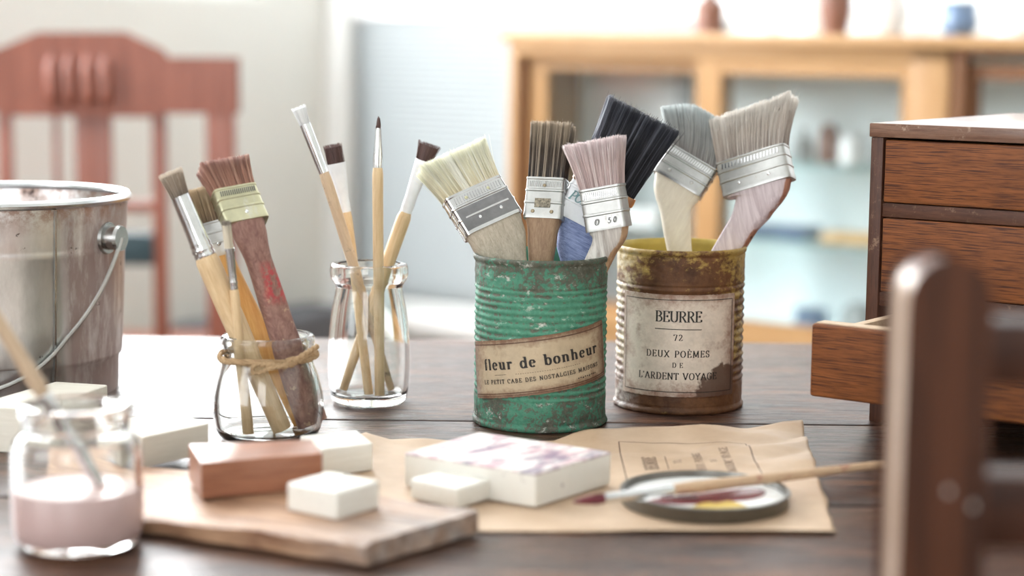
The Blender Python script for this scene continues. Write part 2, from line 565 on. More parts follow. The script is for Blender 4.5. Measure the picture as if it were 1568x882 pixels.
W4, W5 = (0.35, 1.75, 0.75, 2.2), (2.75, 4.0, 0.75, 2.2)   # unseen windows added behind the lens for fill and metal reflections
wf = MB()
for s0, s1, z0, z1 in ((-0.12, W4[0], 0, 2.6), (W4[1], W5[0], 0, 2.6), (W5[1], RS+0.12, 0, 2.6), (W4[0], W4[1], 0, W4[2]), (W4[0], W4[1], W4[3], 2.6),
                       (W5[0], W5[1], 0, W5[2]), (W5[0], W5[1], W5[3], 2.6)):
    wf.box(s0, s1, -RF-0.12, -RF, z0, z1)
structure('wall_front', wf, M['wall_white'], C0, RA, smooth=False)
structure('wall_right', MB().box(RS, RS+0.12, -RF, 0, 0, 2.6), M['wall'], C0, RA, smooth=False)


def window(name, s0, s1, z0, z1, nx, nzc, sky, left=False, front=False):
    root = thing(name, None, None, loc=C0, rz=RA, kind='structure')

    def B(mb, a0, a1, d0, d1, b0, b1):
        if front:
            return mb.box(a0, a1, -RF-d1, -RF-d0, b0, b1)
        return mb.box(-d1, -d0, a0, a1, b0, b1) if left else mb.box(a0, a1, d0, d1, b0, b1)
    fr = MB()
    w = 0.035
    for a in ((s0, s0+w, z0, z1), (s1-w, s1, z0, z1), (s0+w, s1-w, z0, z0+w), (s0+w, s1-w, z1-w, z1)):
        B(fr, a[0], a[1], 0.03, 0.075, a[2], a[3])
    for i in range(1, nx):
        a = s0 + (s1-s0)*i/nx
        B(fr, a-0.012, a+0.012, 0.035, 0.07, z0+w, z1-w)
    for i in range(1, nzc):
        a = z0 + (z1-z0)*i/nzc
        B(fr, s0+w, s1-w, 0.036, 0.069, a-0.01, a+0.01)
    mk('window_frame', fr, M['win_frame'], root, smooth=False)
    mk('window_pane', B(MB(), s0+0.02, s1-0.02, 0.085, 0.09, z0+0.02, z1-0.02), sky, root, smooth=False)
    return root


window('window_1', *W1, 1, 1, M['sky_back'])
window('window_2', *W2, 3, 1, M['sky_back'])
window('window_3', W3[0], W3[1], W3[2], W3[3], 2, 2, M['sky_left'], left=True)
window('added_window_4', *W4, 2, 2, M['fill_front'], front=True)
window('added_window_5', *W5, 2, 2, M['fill_front'], front=True)
sill = MB().box(W1[0]-0.03, W1[1]+0.03, -0.045, 0.0, W1[2]-0.03, W1[2])
structure('trim_1', sill, M['win_frame'], C0, RA, bevel=0.004)

# pleated shade over the lower window
t = thing('pleated_shade', 'pale pleated window shade drawn over the lower window behind the tall glass jar', 'window shade', loc=C0 + UX*W1[0] + UY*0.022 + V((0, 0, W1[2]+0.004)), rz=RA)
sh = MB()
npl, h0, h1, wd = 46, 0.012, 0.515, W1[1]-W1[0]-0.012
pts = []
for i in range(2*npl+1):
    pts.append((0.006 if i % 2 else -0.006, h0 + (h1-h0)*i/(2*npl)))
sh.add([(x, y, z) for y, z in pts for x in (0.006, 0.006+wd)], [(2*i, 2*i+1, 2*i+3, 2*i+2) for i in range(2*npl)])
mk('fabric', sh, shade_mat(), t, smooth=False)
mk('rail', MB().box(0.006, 0.006+wd, -0.007, 0.007, h1, h1+0.016), M['win_frame'], t, bevel=0.002)
mk('bottom_rail', MB().box(0.006, 0.006+wd, -0.007, 0.007, 0, h0), M['win_frame'], t, bevel=0.002)

# low dark bench in the corner
M['dark_cloth'] = plain('bench_cloth', (0.13, 0.135, 0.15), 0.9, 0, 0.1, 30)
t = thing('corner_bench', 'low dark grey upholstered bench in the back corner behind the chair', 'bench', loc=C0 + UX*0.012 - UY*0.05, rz=RA)
mk('seat_cushion', MB().box(0, 0.09, -0.36, 0, 0.34, 0.445), M['dark_cloth'], t, bevel=0.02, seg=4)
mk('base', MB().box(0.005, 0.085, -0.355, -0.005, 0.0, 0.34), M['dark_cloth'], t, bevel=0.005)

# ------------------------------------------------------------------ table
M['table'] = None


def table_mat():
    t = NT('table_wood')
    v = t.coord('Object', (1, 11, 11))
    n1 = t.noise(v, 17, 9, 0.68, 0.8)
    n2 = t.noise(t.coord('Object', (1.6, 42, 20)), 17, 6, 0.7)
    n3 = t.noise(t.coord('Object', (1, 4, 4)), 13, 7, 0.65)
    c = t.mix(t.step(n1, 0.36, 0.64), (0.010, 0.005, 0.004), (0.090, 0.040, 0.024))
    c = t.mix(t.math('MULTIPLY', t.step(n3, 0.48, 0.66), 0.65), c, (0.20, 0.088, 0.042))
    c = t.mix(t.math('MULTIPLY', t.step(n2, 0.54, 0.64), 0.75), c, (0.016, 0.010, 0.009))
    h = t.math('ADD', n2, t.math('MULTIPLY', n1, 0.6))
    t.bump(h, 0.6, 0.00035)
    r = t.math('ADD', t.math('MULTIPLY', t.step(n2, 0.35, 0.65), 0.42), 0.14)
    return t.fin(c, r, IOR=1.5, Specular_IOR_Level=0.4)


M['table'] = table_mat()
table = thing('wooden_table', 'dark stained plank table with glossy worn top carrying jars, cans and blocks', 'table', loc=(0, 0.9, 0))
ys = [0.44, 0.66, 0.889, 1.079, 1.372]
x0, x1 = -0.95, 0.95
for i in range(4):
    a, b = ys[i]+0.0016, ys[i+1]-0.0016
    if i == 3:
        b = ys[4]
    pb = MB().box(x0, x1, -(b-a)/2, (b-a)/2, -0.028, 0)
    mk('plank', pb, M['table'], table, bevel=0.0013, smooth=True, loc=(0, (a+b)/2-0.9, TZ))
mk('apron', MB().box(x0+0.06, x1-0.06, -0.38, -0.355, TZ-0.12, TZ-0.03).box(x0+0.06, x1-0.06, 0.39, 0.415, TZ-0.12, TZ-0.03)
   .box(x0+0.06, x0+0.085, -0.36, 0.4, TZ-0.12, TZ-0.03).box(x1-0.085, x1-0.06, -0.36, 0.4, TZ-0.12, TZ-0.03), M['table'], table, smooth=False)
mk('batten', MB().box(-0.75, 0.75, -0.44, 0.45, TZ-0.036, TZ-0.0285), M['table'], table, smooth=False)
for sx in (-1, 1):
    for yy in (-0.36, 0.395):
        mk('leg', MB().box(sx*0.86-0.03, sx*0.86+0.03, yy-0.03, yy+0.03, 0, TZ-0.03), M['table'], table, bevel=0.003)

# ------------------------------------------------------------------ background chair
M['chair'] = wood('chair_mahogany', (0.17, 0.050, 0.032), (0.33, 0.115, 0.075), 'z', 2, 0.28, bump=0.1, spec=0.5)
M['teal'] = plain('teal_leather', (0.03, 0.06, 0.075), 0.5)
CD = 2.62


def chair():
    cx = at(128, 300, CD).x
    root = thing('dining_chair', 'reddish brown wooden dining chair with carved crest, blurred behind the metal bucket', 'chair', loc=(cx, CD, 0), rz=radians(2))
    k = CD/F_PX

    def X(px):
        return (px-128)*k

    def Z(py):
        return at(128, py, CD).z
    # crest rail with a raised middle
    prof = [(-232, 92), (-142, 92), (-126, 84), (-60, 56), (62, 54), (118, 80), (126, 92), (232, 92), (232, 166), (120, 166), (110, 172), (-110, 172), (-120, 166), (-232, 166)]
    front = [(px*k, -0.016, Z(py)) for px, py in prof]
    back = [(x, 0.020, z) for x, _, z in front]
    n = len(prof)
    mb = MB().add(front + back, [tuple(range(n)), tuple(range(n, 2*n))[::-1]] + [(i, (i+1) % n, n+(i+1) % n, n+i) for i in range(n)])
    cr = mk('crest_rail', mb, M['chair'], root, smooth=True, bevel=0.010, seg=5)
    for px in (-40, -14, 14, 40):
        mk('carved_flute', MB().tube([(px*k, -0.014, Z(84)), (px*k, -0.018, Z(100)), (px*k, -0.018, Z(150)), (px*k, -0.014, Z(163))], [0.004, 0.010, 0.010, 0.005], 10), M['chair'], cr)
    for sx in (-1, 1):
        mk('back_post', MB().box(sx*211*k-0.019, sx*211*k+0.019, -0.014, 0.02, 0, Z(92)-0.002), M['chair'], root, bevel=0.003)
        mk('inner_stile', MB().box(sx*117*k-0.0095, sx*117*k+0.0095, -0.008, 0.010, 0.46, Z(168)), M['chair'], root, bevel=0.002)
        mk('front_leg', MB().box(sx*0.19-0.018, sx*0.19+0.018, 0.36, 0.396, 0, 0.44), M['chair'], root, bevel=0.003)
    mk('splat', MB().box(X(117), X(173), -0.006, 0.008, 0.47, Z(170)), M['chair'], root, bevel=0.002)
    mk('slat', MB().box(X(84), X(93), -0.006, 0.008, 0.47, Z(170)), M['chair'], root, bevel=0.002)
    mk('cross_rail', MB().box(-117*k, 117*k, -0.007, 0.009, Z(324), Z(306)), M['chair'], root, bevel=0.002)
    mk('back_pad', MB().box(-108*k, 108*k, -0.012, 0.012, Z(405), Z(355)), M['teal'], root, bevel=0.006)
    mk('seat', MB().box(-0.21, 0.21, -0.01, 0.40, 0.43, 0.47), M['chair'], root, bevel=0.006)
    for sx in (-1, 1):
        mk('stretcher', MB().box(sx*0.195-0.009, sx*0.195+0.009, 0.0, 0.37, 0.18, 0.21), M['chair'], root, bevel=0.002)


chair()

# ------------------------------------------------------------------ background display cabinet
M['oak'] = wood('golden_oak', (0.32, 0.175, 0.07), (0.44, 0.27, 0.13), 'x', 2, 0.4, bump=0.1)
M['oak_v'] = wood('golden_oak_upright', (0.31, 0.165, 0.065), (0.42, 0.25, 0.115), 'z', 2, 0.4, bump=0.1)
M['oak_dark'] = wood('dark_oak', (0.16, 0.07, 0.03), (0.24, 0.11, 0.05), 'z', 5, 0.5, bump=0.1)  # darker oak of the groove and the right-hand frames
M['cab_back'] = plain('cabinet_lining', (0.88, 0.93, 0.94), 0.8, 0, 0.04, 4)
M['shelf'] = pane('shelf_glass', (0.86, 0.95, 0.95), 0.14)
M['pane'] = pane('cabinet_glass', (0.97, 0.99, 0.99), 0.07)
M['grey_steel'] = plain('grey_post', (0.42, 0.45, 0.48), 0.4, 0.0)
cab = thing('display_cabinet', 'long golden oak display cabinet with sliding glass doors along the back wall', 'cabinet', loc=V((-0.009, 3.0, 0)), rz=RA)
CT = 0.938
CW = 1.75


def cbox(name, m, *a, parent=cab, bevel=0.002):
    return mk(name, MB().box(*a), m, parent, bevel=bevel)


cbox('top_board', M['oak'], -0.012, CW+0.01, -0.012, 0.262, CT-0.016, CT, bevel=0.003)
cbox('top_rail', M['oak'], 0.012, 0.719, 0.0, 0.02, CT-0.036, CT-0.016)
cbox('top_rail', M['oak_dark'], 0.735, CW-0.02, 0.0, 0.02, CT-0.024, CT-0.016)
cbox('corner_post', M['oak_v'], 0.0, 0.014, 0.0, 0.03, 0.0, CT-0.016)
cbox('door_post', M['oak_v'], 0.664, 0.719, 0.0, 0.03, 0.0, CT-0.016)
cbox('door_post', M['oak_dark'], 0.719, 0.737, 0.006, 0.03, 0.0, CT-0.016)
cbox('corner_post', M['oak_v'], CW-0.02, CW, 0.0, 0.03, 0.0, CT-0.016)
cbox('side_groove', M['oak_dark'], 0.014, 0.022, 0.006, 0.03, 0.50, CT-0.016)
cbox('bottom_rail', M['oak'], 0.014, CW-0.02, 0.0, 0.03, 0.495, 0.522)
cbox('base_panel', M['oak'], 0.014, CW-0.02, 0.004, 0.02, 0.06, 0.495)
cbox('floor_board', M['cab_back'], 0.0, CW, 0.03, 0.255, 0.50, 0.515)
cbox('back_panel', M['cab_back'], 0.0, CW, 0.175, 0.181, 0.06, CT-0.016)
cbox('end_panel', M['oak_v'], 0.0, 0.012, 0.03, 0.256, 0.0, CT-0.016)
cbox('end_panel', M['oak_v'], CW-0.012, CW, 0.03, 0.256, 0.0, CT-0.016)
for zz in (0.757, 0.646):
    cbox('shelf', M['shelf'], 0.012, CW-0.012, 0.055, 0.174, zz-0.006, zz, bevel=0)
for xx, m in ((0.205, M['grey_steel']), (0.60, M['grey_steel']), (1.2, M['grey_steel'])):
    cbox('shelf_post', m, xx, xx+0.018, 0.155, 0.173, 0.515, CT-0.016, bevel=0.001)
cbox('shelf_post', plain('brown_post', (0.40, 0.27, 0.20), 0.6), 0.264, 0.280, 0.155, 0.172, 0.515, CT-0.016, bevel=0.001)


def door(xa, xb, y, stl, m=M['oak_v'], mt=M['oak']):
    mb = MB().box(xa, xa+stl[0], y, y+0.016, 0.523, CT-0.037).box(xb-stl[1], xb, y, y+0.016, 0.523, CT-0.037)
    mb2 = mb.box(xa+stl[0], xb-stl[1], y+0.001, y+0.015, CT-0.056, CT-0.037).box(xa+stl[0], xb-stl[1], y+0.001, y+0.015, 0.523, 0.535)
    d = mk('sliding_door', mb2, m, cab, smooth=False)
    mk('door_glass', MB().box(xa+stl[0]-0.002, xb-stl[1]+0.002, y+0.006, y+0.0085, 0.533, CT-0.054), M['pane'], d, smooth=False)


door(0.022, 0.372, 0.021, (0.034, 0.03))
door(0.333, 0.664, 0.002, (0.040, 0.012))
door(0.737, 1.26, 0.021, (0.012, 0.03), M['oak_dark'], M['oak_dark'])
door(1.22, CW-0.02, 0.002, (0.03, 0.03))
CMX = Matrix.Translation(V((-0.009, 3.0, 0))) @ Matrix.Rotation(RA, 4, 'Z')


def small_jar(name, label, lx, ly, z, r, h, m, group, lid=None, shape=0):
    p = CMX @ V((lx, ly, z))
    prof = {0: [(0, 0), (r, 0), (r, h*0.72), (r*0.8, h*0.85), (r*0.55, h*0.92), (r*0.55, h), (0, h)],
            1: [(0, 0), (r*0.7, 0), (r, h*0.35), (r*0.85, h*0.7), (r*0.95, h), (r*0.85, h), (0, h*0.9)],
            2: [(0, 0), (r, 0), (r, h*0.55), (r*0.35, h*0.72), (r*0.3, h), (0, h)]}[shape]
    if lid is None:
        o = mk(name, MB().lathe(prof, 20), m, None, loc=p)
        return tag(o, label, name.replace('_', ' ').split()[-1], group)
    root = thing(name, label, name.replace('_', ' ').split()[-1], loc=p, group=group)
    mk('body', MB().lathe(prof, 20), m, root)
    mk('lid', MB().lathe([(0, h), (r*0.62, h), (r*0.62, h*1.12), (0, h*1.12)], 20), lid, root)
    return root


cw = plain('white_china', (0.85, 0.86, 0.86), 0.25, 0, 0.02)
cb = plain('blue_china', (0.14, 0.22, 0.36), 0.3)
cg = plain('grey_glaze', (0.36, 0.38, 0.38), 0.4)
cbr = plain('brown_glaze', (0.20, 0.09, 0.06), 0.35)
cor = plain('ochre_box_paper', (0.62, 0.40, 0.18), 0.7)
cpk = plain('pinkish_china', (0.80, 0.68, 0.62), 0.4)
for i, (lx, r, h, m, sh, lid, lab) in enumerate((
        (0.30, 0.022, 0.075, cbr, 2, None, 'small dark brown bottle at the left of the cabinet top'),
        (0.365, 0.034, 0.10, M['green_glass'], 0, cw, 'clear lidded jar first right of the brown bottle on the cabinet top'),
        (0.44, 0.030, 0.11, cw, 0, None, 'white china jar at the middle of the cabinet top'),
        (0.505, 0.024, 0.10, cbr, 1, None, 'brown vase between white jars on the cabinet top'),
        (0.565, 0.034, 0.09, cw, 1, None, 'white china vase right of the brown vase on the cabinet top'),
        (0.635, 0.030, 0.12, M['green_glass'], 2, None, 'clear glass bottle standing before the blue cup on the cabinet top'),
        (0.69, 0.026, 0.045, cb, 1, None, 'small blue cup on the cabinet top above the door post'),
        (0.76, 0.036, 0.11, cw, 0, None, 'wide white jar right of the blue cup on the cabinet top'),
        (0.845, 0.036, 0.12, cpk, 0, None, 'pinkish cream jar near the right end of the cabinet top'))):
    small_jar('glass_bottle' if 'bottle' in lab else ('china_vase' if 'vase' in lab else ('blue_cup' if 'cup' in lab else 'storage_jar')), lab, lx, 0.09 + 0.03*(i % 3), CT, r, h, m, 'bottles and jars on the cabinet top', lid, sh)
for i, (lx, ly, z, r, h, m, sh, lab) in enumerate((
        (0.455, 0.10, 0.757, 0.016, 0.048, cg, 2, 'grey bottle on the upper cabinet shelf behind the brushes'),
        (0.495, 0.10, 0.757, 0.015, 0.056, cbr, 0, 'brown jar on the upper cabinet shelf'),
        (0.53, 0.10, 0.757, 0.017, 0.042, cw, 0, 'white jar on the upper cabinet shelf'),
        (0.565, 0.11, 0.757, 0.014, 0.060, cg, 2, 'taller grey bottle on the upper cabinet shelf'),
        (0.615, 0.10, 0.757, 0.018, 0.040, cpk, 1, 'cream vase at the right of the upper cabinet shelf'),
        (0.90, 0.10, 0.757, 0.02, 0.050, cg, 0, 'grey jar on the upper shelf behind the dark framed glass'),
        (0.47, 0.11, 0.515, 0.026, 0.03, cb, 1, 'low blue bowl on the cabinet floor'),
        (0.545, 0.11, 0.515, 0.024, 0.045, cg, 0, 'grey pot on the cabinet floor'))):
    small_jar('glass_bottle' if 'bottle' in lab else ('storage_jar' if 'jar' in lab else ('china_vase' if 'vase' in lab else ('china_bowl' if 'bowl' in lab else 'glazed_pot'))), lab, lx, ly, z, r, h, m, 'crockery inside the cabinet', None, sh)
for lx, w, h, m, lab in ((0.43, 0.085, 0.018, cb, 'dark blue flat box on the lower cabinet shelf'), (0.545, 0.09, 0.014, cor, 'ochre flat box on the lower cabinet shelf'),
                         (0.10, 0.08, 0.02, cb, 'blue flat box on the lower shelf at the left door'), (0.19, 0.07, 0.028, cw, 'white flat box on the lower shelf at the left door')):
    o = mk('flat_box', MB().box(-w/2, w/2, -0.03, 0.03, 0, h), m, None, bevel=0.001, loc=CMX @ V((lx, 0.10, 0.646)))
    o.rotation_euler = (0, 0, RA)
    tag(o, lab, 'box', 'flat boxes on the lower cabinet shelf')

# ------------------------------------------------------------------ small chest of drawers on the right
M['chest'] = wood('chest_walnut', (0.115, 0.036, 0.011), (0.26, 0.088, 0.026), 'x', 12, 0.42, bump=0.2, pores=(0.040, 0.014, 0.010), spec=0.22)
M['chest_dark'] = wood('chest_frame_wood', (0.045, 0.018, 0.011), (0.115, 0.046, 0.026), 'x', 14, 0.42, wear=(0.30, 0.19, 0.12), bump=0.2)
M['chest_frame_v'] = wood('chest_upright_wood', (0.045, 0.018, 0.011), (0.105, 0.042, 0.024), 'z', 14, 0.42, wear=(0.30, 0.19, 0.12), bump=0.2)
M['raw_wood'] = wood('raw_edge_wood', (0.50, 0.36, 0.24), (0.68, 0.52, 0.37), 'x', 14, 0.6)
M['chest_in'] = wood('drawer_lining', (0.28, 0.18, 0.11), (0.40, 0.28, 0.18), 'y', 14, 0.7)
p0 = on(1319, 645, 0)
chest = thing('drawer_chest', 'small dark brown wooden chest of three drawers with the lowest drawer pulled open', 'chest of drawers', loc=p0, rz=RA)
HW, HD, HH = 0.30, 0.20, 0.1685


def hb(name, m, *a, parent=chest, bevel=0.0008):
    return mk(name, MB().box(*a), m, parent, bevel=bevel)


M['chest_top'] = wood('chest_top_wood', (0.10, 0.045, 0.028), (0.22, 0.12, 0.08), 'x', 10, 0.20, bump=0.1, spec=0.6, wear=(0.40, 0.28, 0.20))
hb('top_panel', M['chest_top'], -0.0008, HW+0.0008, -0.001, HD, HH-0.0078, HH)
hb('side_panel', M['chest_frame_v'], 0, 0.0075, 0, HD, 0.012, HH-0.0078)
hb('side_panel', M['chest_frame_v'], HW-0.0075, HW, 0, HD, 0.012, HH-0.0078)
hb('back_panel', M['chest_dark'], 0.0075, HW-0.0075, HD-0.006, HD, 0.012, HH-0.0078)
for za, zb in ((0.1165, 0.1245), (0.0665, 0.0745), (0.012, 0.0235)):
    hb('divider_rail', M['chest_dark'], 0.0075, HW-0.0075, 0.0015, 0.03, za, zb)
    hb('dust_board', M['chest_in'], 0.0075, HW-0.0075, 0.03, HD-0.006, zb-0.003, zb)
hb('foot', M['chest_frame_v'], 0.003, 0.025, 0.003, 0.025, 0, 0.012)
hb('foot', M['chest_frame_v'], HW-0.025, HW-0.003, 0.003, 0.025, 0, 0.012)
hb('foot', M['chest_frame_v'], 0.003, 0.025, HD-0.025, HD-0.003, 0, 0.012)
hb('foot', M['chest_frame_v'], HW-0.025, HW-0.003, HD-0.025, HD-0.003, 0, 0.012)


def drawer(z0, z1, out, over=0.0):
    xa, xb = 0.0088 - over, HW-0.0088 + over
    y = -out
    d = mk('drawer', MB().box(xa, xb, y - (0.002 if out else 0.0), y+0.010, z0 - over*0.5, z1), M['chest'], chest, bevel=0.0022 if out else 0.0009, seg=3)
    xa, xb = 0.012, HW-0.012
    for sx in (xa, xb-0.006):
        mk('drawer_side', MB().box(sx, sx+0.006, y+0.0105, y+HD-0.02, z0+0.001, z1-0.0035), M['raw_wood'] if out else M['chest_in'], d, bevel=0.0005)
    mk('drawer_back', MB().box(xa+0.006, xb-0.006, y+HD-0.026, y+HD-0.02, z0+0.001, z1-0.004), M['chest_in'], d, bevel=0.0005)
    mk('drawer_bottom', MB().box(xa+0.006, xb-0.006, y+0.0105, y+HD-0.026, z0+0.002, z0+0.005), M['chest_in'], d, bevel=0)
    if out:
        mk('front_edge', MB().box(0.0088-over+0.002, HW-0.0088+over-0.002, y+0.0002, y+0.0092, z1-0.0006, z1+0.0006), M['raw_wood'], d, bevel=0.0003)
    return d


drawer(0.1250, 0.1594, 0.0)
drawer(0.0750, 0.1160, 0.0)
drawer(0.0272, 0.0650, 0.072, 0.003)

# ------------------------------------------------------------------ wooden rack post in the foreground
M['rack'] = bare_or_tan_edge('rack_post_wood', (0.022, 0.008, 0.005), (0.13, 0.044, 0.020), (0.30, 0.20, 0.14), (0.46, 0.34, 0.26), -1, 'z', 1.6, 0.34, 0.75)  # faces turned left are coloured light tan, the rest dark brown
M['chip'] = plain('chip_grey', (0.42, 0.38, 0.36), 0.6)
M['rack_h'] = wood('rack_rail_wood', (0.025, 0.009, 0.006), (0.08, 0.030, 0.016), 'x', 3, 0.36, bump=0.15, spec=0.2)
RD = 0.575
pa, pb_ = at(1395, 640, RD), at(1502, 640, RD)
rx, rw = (pa.x+pb_.x)/2, (pb_.x-pa.x)
rt = at(1450, 408, RD).z - TZ
rack = thing('wooden_rack', 'dark brown wooden rack with round topped post and rails, blurred at lower right', 'rack', loc=(rx, RD, TZ))


def post(px):
    prof = [(-rw/2, 0), (rw/2, 0), (rw/2, rt-rw*0.56)] + [(rw/2*cos(radians(a)), rt-rw*0.56 + rw*0.56*sin(radians(a))) for a in range(12, 180, 12)] + [(-rw/2, rt-rw*0.56)]
    n = len(prof)
    fr = [(px+x, 0, z) for x, z in prof]
    bk = [(px+x, 0.034, z) for x, z in prof]
    return MB().add(fr+bk, [tuple(range(n)), tuple(range(n, 2*n))[::-1]] + [(i, (i+1) % n, n+(i+1) % n, n+i) for i in range(n)])


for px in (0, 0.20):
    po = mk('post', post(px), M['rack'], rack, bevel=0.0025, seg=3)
    if px == 0:
        for qx, qy in ((1452, 752), (1490, 775)):
            q = at(qx, qy, RD) - V((rx, RD, TZ))
            mk('paint_chip', MB().ball((q.x, -0.0002, q.z), 0.0009, 10, (1.0, 0.1, 1.5)), M['chip'], po)
for ya, yb in ((500, 600), (738, 852)):
    za, zb = at(1530, ya, RD).z-TZ, at(1530, yb, RD).z-TZ
    mk('rail', MB().box(rw/2-0.004, 0.20-rw/2+0.004, 0.008, 0.024, zb, za), M['rack_h'], rack, bevel=0.0015)

# ------------------------------------------------------------------ metal bucket
M['bucket'] = None


def bucket_mat():
    t = NT('old_tinplate')
    v = t.coord('Object', (1, 1, 0.35))
    n1 = t.noise(v, 22, 8, 0.65)
    n2 = t.noise(t.coord(), 75, 9, 0.75)
    n3 = t.noise(t.coord('Object', (1, 1, 0.25)), 60, 6, 0.7)
    z = t.sep(t.coord())[2]
    x = t.sep(t.coord())[0]
    c = t.mix(t.step(n1, 0.34, 0.66), (0.46, 0.435, 0.43), (0.95, 0.93, 0.93))
    right = t.math('MULTIPLY', t.step(x, 0.050, 0.056), t.step(n3, 0.25, 0.52))
    c = t.mix(t.math('MULTIPLY', right, 0.8), c, (0.22, 0.12, 0.09))
    green = t.math('MULTIPLY', t.math('MULTIPLY', t.step(x, 0.030, 0.040), t.step(x, 0.053, 0.051)), 0.35)
    c = t.mix(green, c, (0.28, 0.36, 0.30))
    top = t.math('MULTIPLY', t.step(z, 0.098, 0.113), t.step(n2, 0.44, 0.56))
    c = t.mix(t.math('MULTIPLY', top, 0.75), c, (0.28, 0.13, 0.07))
    sp = t.step(t.math('ADD', n2, t.math('MULTIPLY', t.step(z, 0.085, 0.11), 0.03)), 0.645, 0.67)
    c = t.mix(sp, c, (0.045, 0.025, 0.018))
    m = t.math('SUBTRACT', 0.92, t.math('ADD', t.math('MULTIPLY', right, 0.70), t.math('MULTIPLY', sp, 0.8)), True)
    t.bump(n2, 0.12, 0.0008)
    return t.fin(c, t.math('ADD', t.math('MULTIPLY', n1, 0.25), 0.20), m)


M['bucket'] = bucket_mat()
M['rim_tin'] = metal('bright_rim', (0.80, 0.82, 0.84), 0.25)
bc = on(-2, 593, 0)
bk = thing('metal_bucket', 'old tinplate bucket with wire handle, rust spots and a soldered seam', 'bucket', loc=bc)
s_b = bc.y/F_PX
Rt, Hb = 204*s_b, 0.1180
prof = [(0.0, 0.004), (Rt*0.89, 0.004), (Rt*0.895, 0.0), (Rt*0.90, 0.004), (Rt*0.905, Hb*0.17), (Rt*0.925, Hb*0.185), (Rt*0.93, Hb*0.20), (Rt*0.945, Hb*0.40), (Rt*0.962, Hb*0.72),
        (Rt*0.972, Hb*0.735), (Rt*0.966, Hb*0.75), (Rt*0.97, Hb*0.765), (Rt*0.985, Hb*0.96), (Rt*0.985, Hb*0.985)]
inner = [(r-0.0012, z) for r, z in prof[4:]][::-1] + [(Rt*0.885, 0.006), (0.0, 0.006)]
mk('body', MB().lathe(prof + inner, 96), M['bucket'], bk, angle=50)
rim = [(Rt*0.985 + 0.0026*cos(a), Hb*0.985 + 0.0026*sin(a)) for a in [2*pi*i/10 for i in range(10)]]
mk('rolled_rim', MB().lathe(rim, 96, close=True), M['rim_tin'], bk)
sa = radians(-50)
sm = MB()
for i in range(2):
    pass
pr = [(Rt*0.907, 0.006), (Rt*0.935, Hb*0.2), (Rt*0.952, Hb*0.5), (Rt*0.972, Hb*0.74), (Rt*0.985, Hb*0.96)]
for r, z in pr:
    pass
mk('seam', MB().loft([[((r+dr)*cos(sa+da), (r+dr)*sin(sa+da), z) for da, dr in ((-0.012, 0), (-0.008, 0.001), (0.008, 0.001), (0.012, 0))] for r, z in pr]), M['dull_tin'], bk)


def bucket_ear(ang):
    d = V((cos(ang), sin(ang), 0))
    c = d*(Rt*0.965) + V((0, 0, Hb*0.80))
    mb = MB()

    def disc(a0, a1, r0, r1):
        u, w = V((-d.y, d.x, 0)), V((0, 0, 1))
        mb.loft([[c + d*a + (u*cos(2*pi*j/20) + w*sin(2*pi*j/20))*r for j in range(20)] for a, r in ((a0, r0), (a1, r1))])
    disc(0, 0.002, 0.0098, 0.0092)
    disc(0.002, 0.008, 0.0070, 0.0066)
    disc(0.0085, 0.0105, 0.0078, 0.0072)
    mk('handle_ear', mb, M['dull_tin'], bk, angle=30)
    return c + d*0.0065


ea, eb = bucket_ear(radians(-20)), bucket_ear(radians(160))
pts = []
mid = (ea+eb)/2
hx = (ea-mid)
n_ = V((hx.y, -hx.x, 0)).normalized()
if n_.y > 0:
    n_ = -n_
for i in range(41):
    a = pi*i/40
    q = mid + hx*1.045*cos(a) + (n_*0.052 + V((0, 0, -0.088)))*sin(a)**0.9
    # keep the wire outside the body
    rad = hypot(q.x, q.y)
    need = Rt*(0.91 + 0.07*max(0, q.z)/Hb) + 0.003
    if rad < need and 0.03 < a < pi-0.03:
        q.x *= need/rad
        q.y *= need/rad
    pts.append(q)
mk('wire_handle', MB().tube([ea] + pts + [eb], 0.0013, 8), M['tin'], bk)


# ------------------------------------------------------------------ glass jars
def jar(name, label, c, outer, thick, floor, m, parent_only=False):
    """outer: list (r, z) from bottom to rim top"""
    root = thing(name, label, 'jar', loc=c)
    prof = [(0, 0.0012)] + outer
    inn = [(max(r-thick, 0.001), z) for r, z in outer if z > floor+0.002][::-1]
    if inn:
        r0 = inn[-1][0]
        inn += [(r0*0.97, floor+0.0012), (r0*0.88, floor), (0, floor)]
    mb = MB().lathe(prof + inn, 72)
    mk('glass_body', mb, m, root, angle=70)
    return root


def smooth_prof(pts, k=5):
    out = []
    n = len(pts)
    for i in range(n-1):
        p0, p1, p2, p3 = pts[max(i-1, 0)], pts[i], pts[i+1], pts[min(i+2, n-1)]
        for j in range(k):
            u = j/k
            f = lambda a, b, c, d: 0.5*((2*b) + (-a+c)*u + (2*a-5*b+4*c-d)*u*u + (-a+3*b-3*c+d)*u**3)
            out.append((f(p0[0], p1[0], p2[0], p3[0]), f(p0[1], p1[1], p2[1], p3[1])))
    return out + [pts[-1]]


# tall jar
jt = on(565, 616, 0)
q = jt.y/F_PX
tall = smooth_prof([(50*q, 0.0), (57*q, 0.0018), (61*q, 0.008), (63.5*q, 0.022), (62.5*q, 0.038), (58*q, 0.054), (53*q, 0.064), (51.5*q, 0.0685), (53.5*q, 0.0705),
                    (58.5*q, 0.0735), (60.5*q, 0.0775), (59*q, 0.081), (56*q, 0.0822)])
jar('tall_glass_jar', 'taller clear glass jar with rolled lip holding four slim brushes', jt, tall, 0.0028, 0.0052, M['clear_glass'])
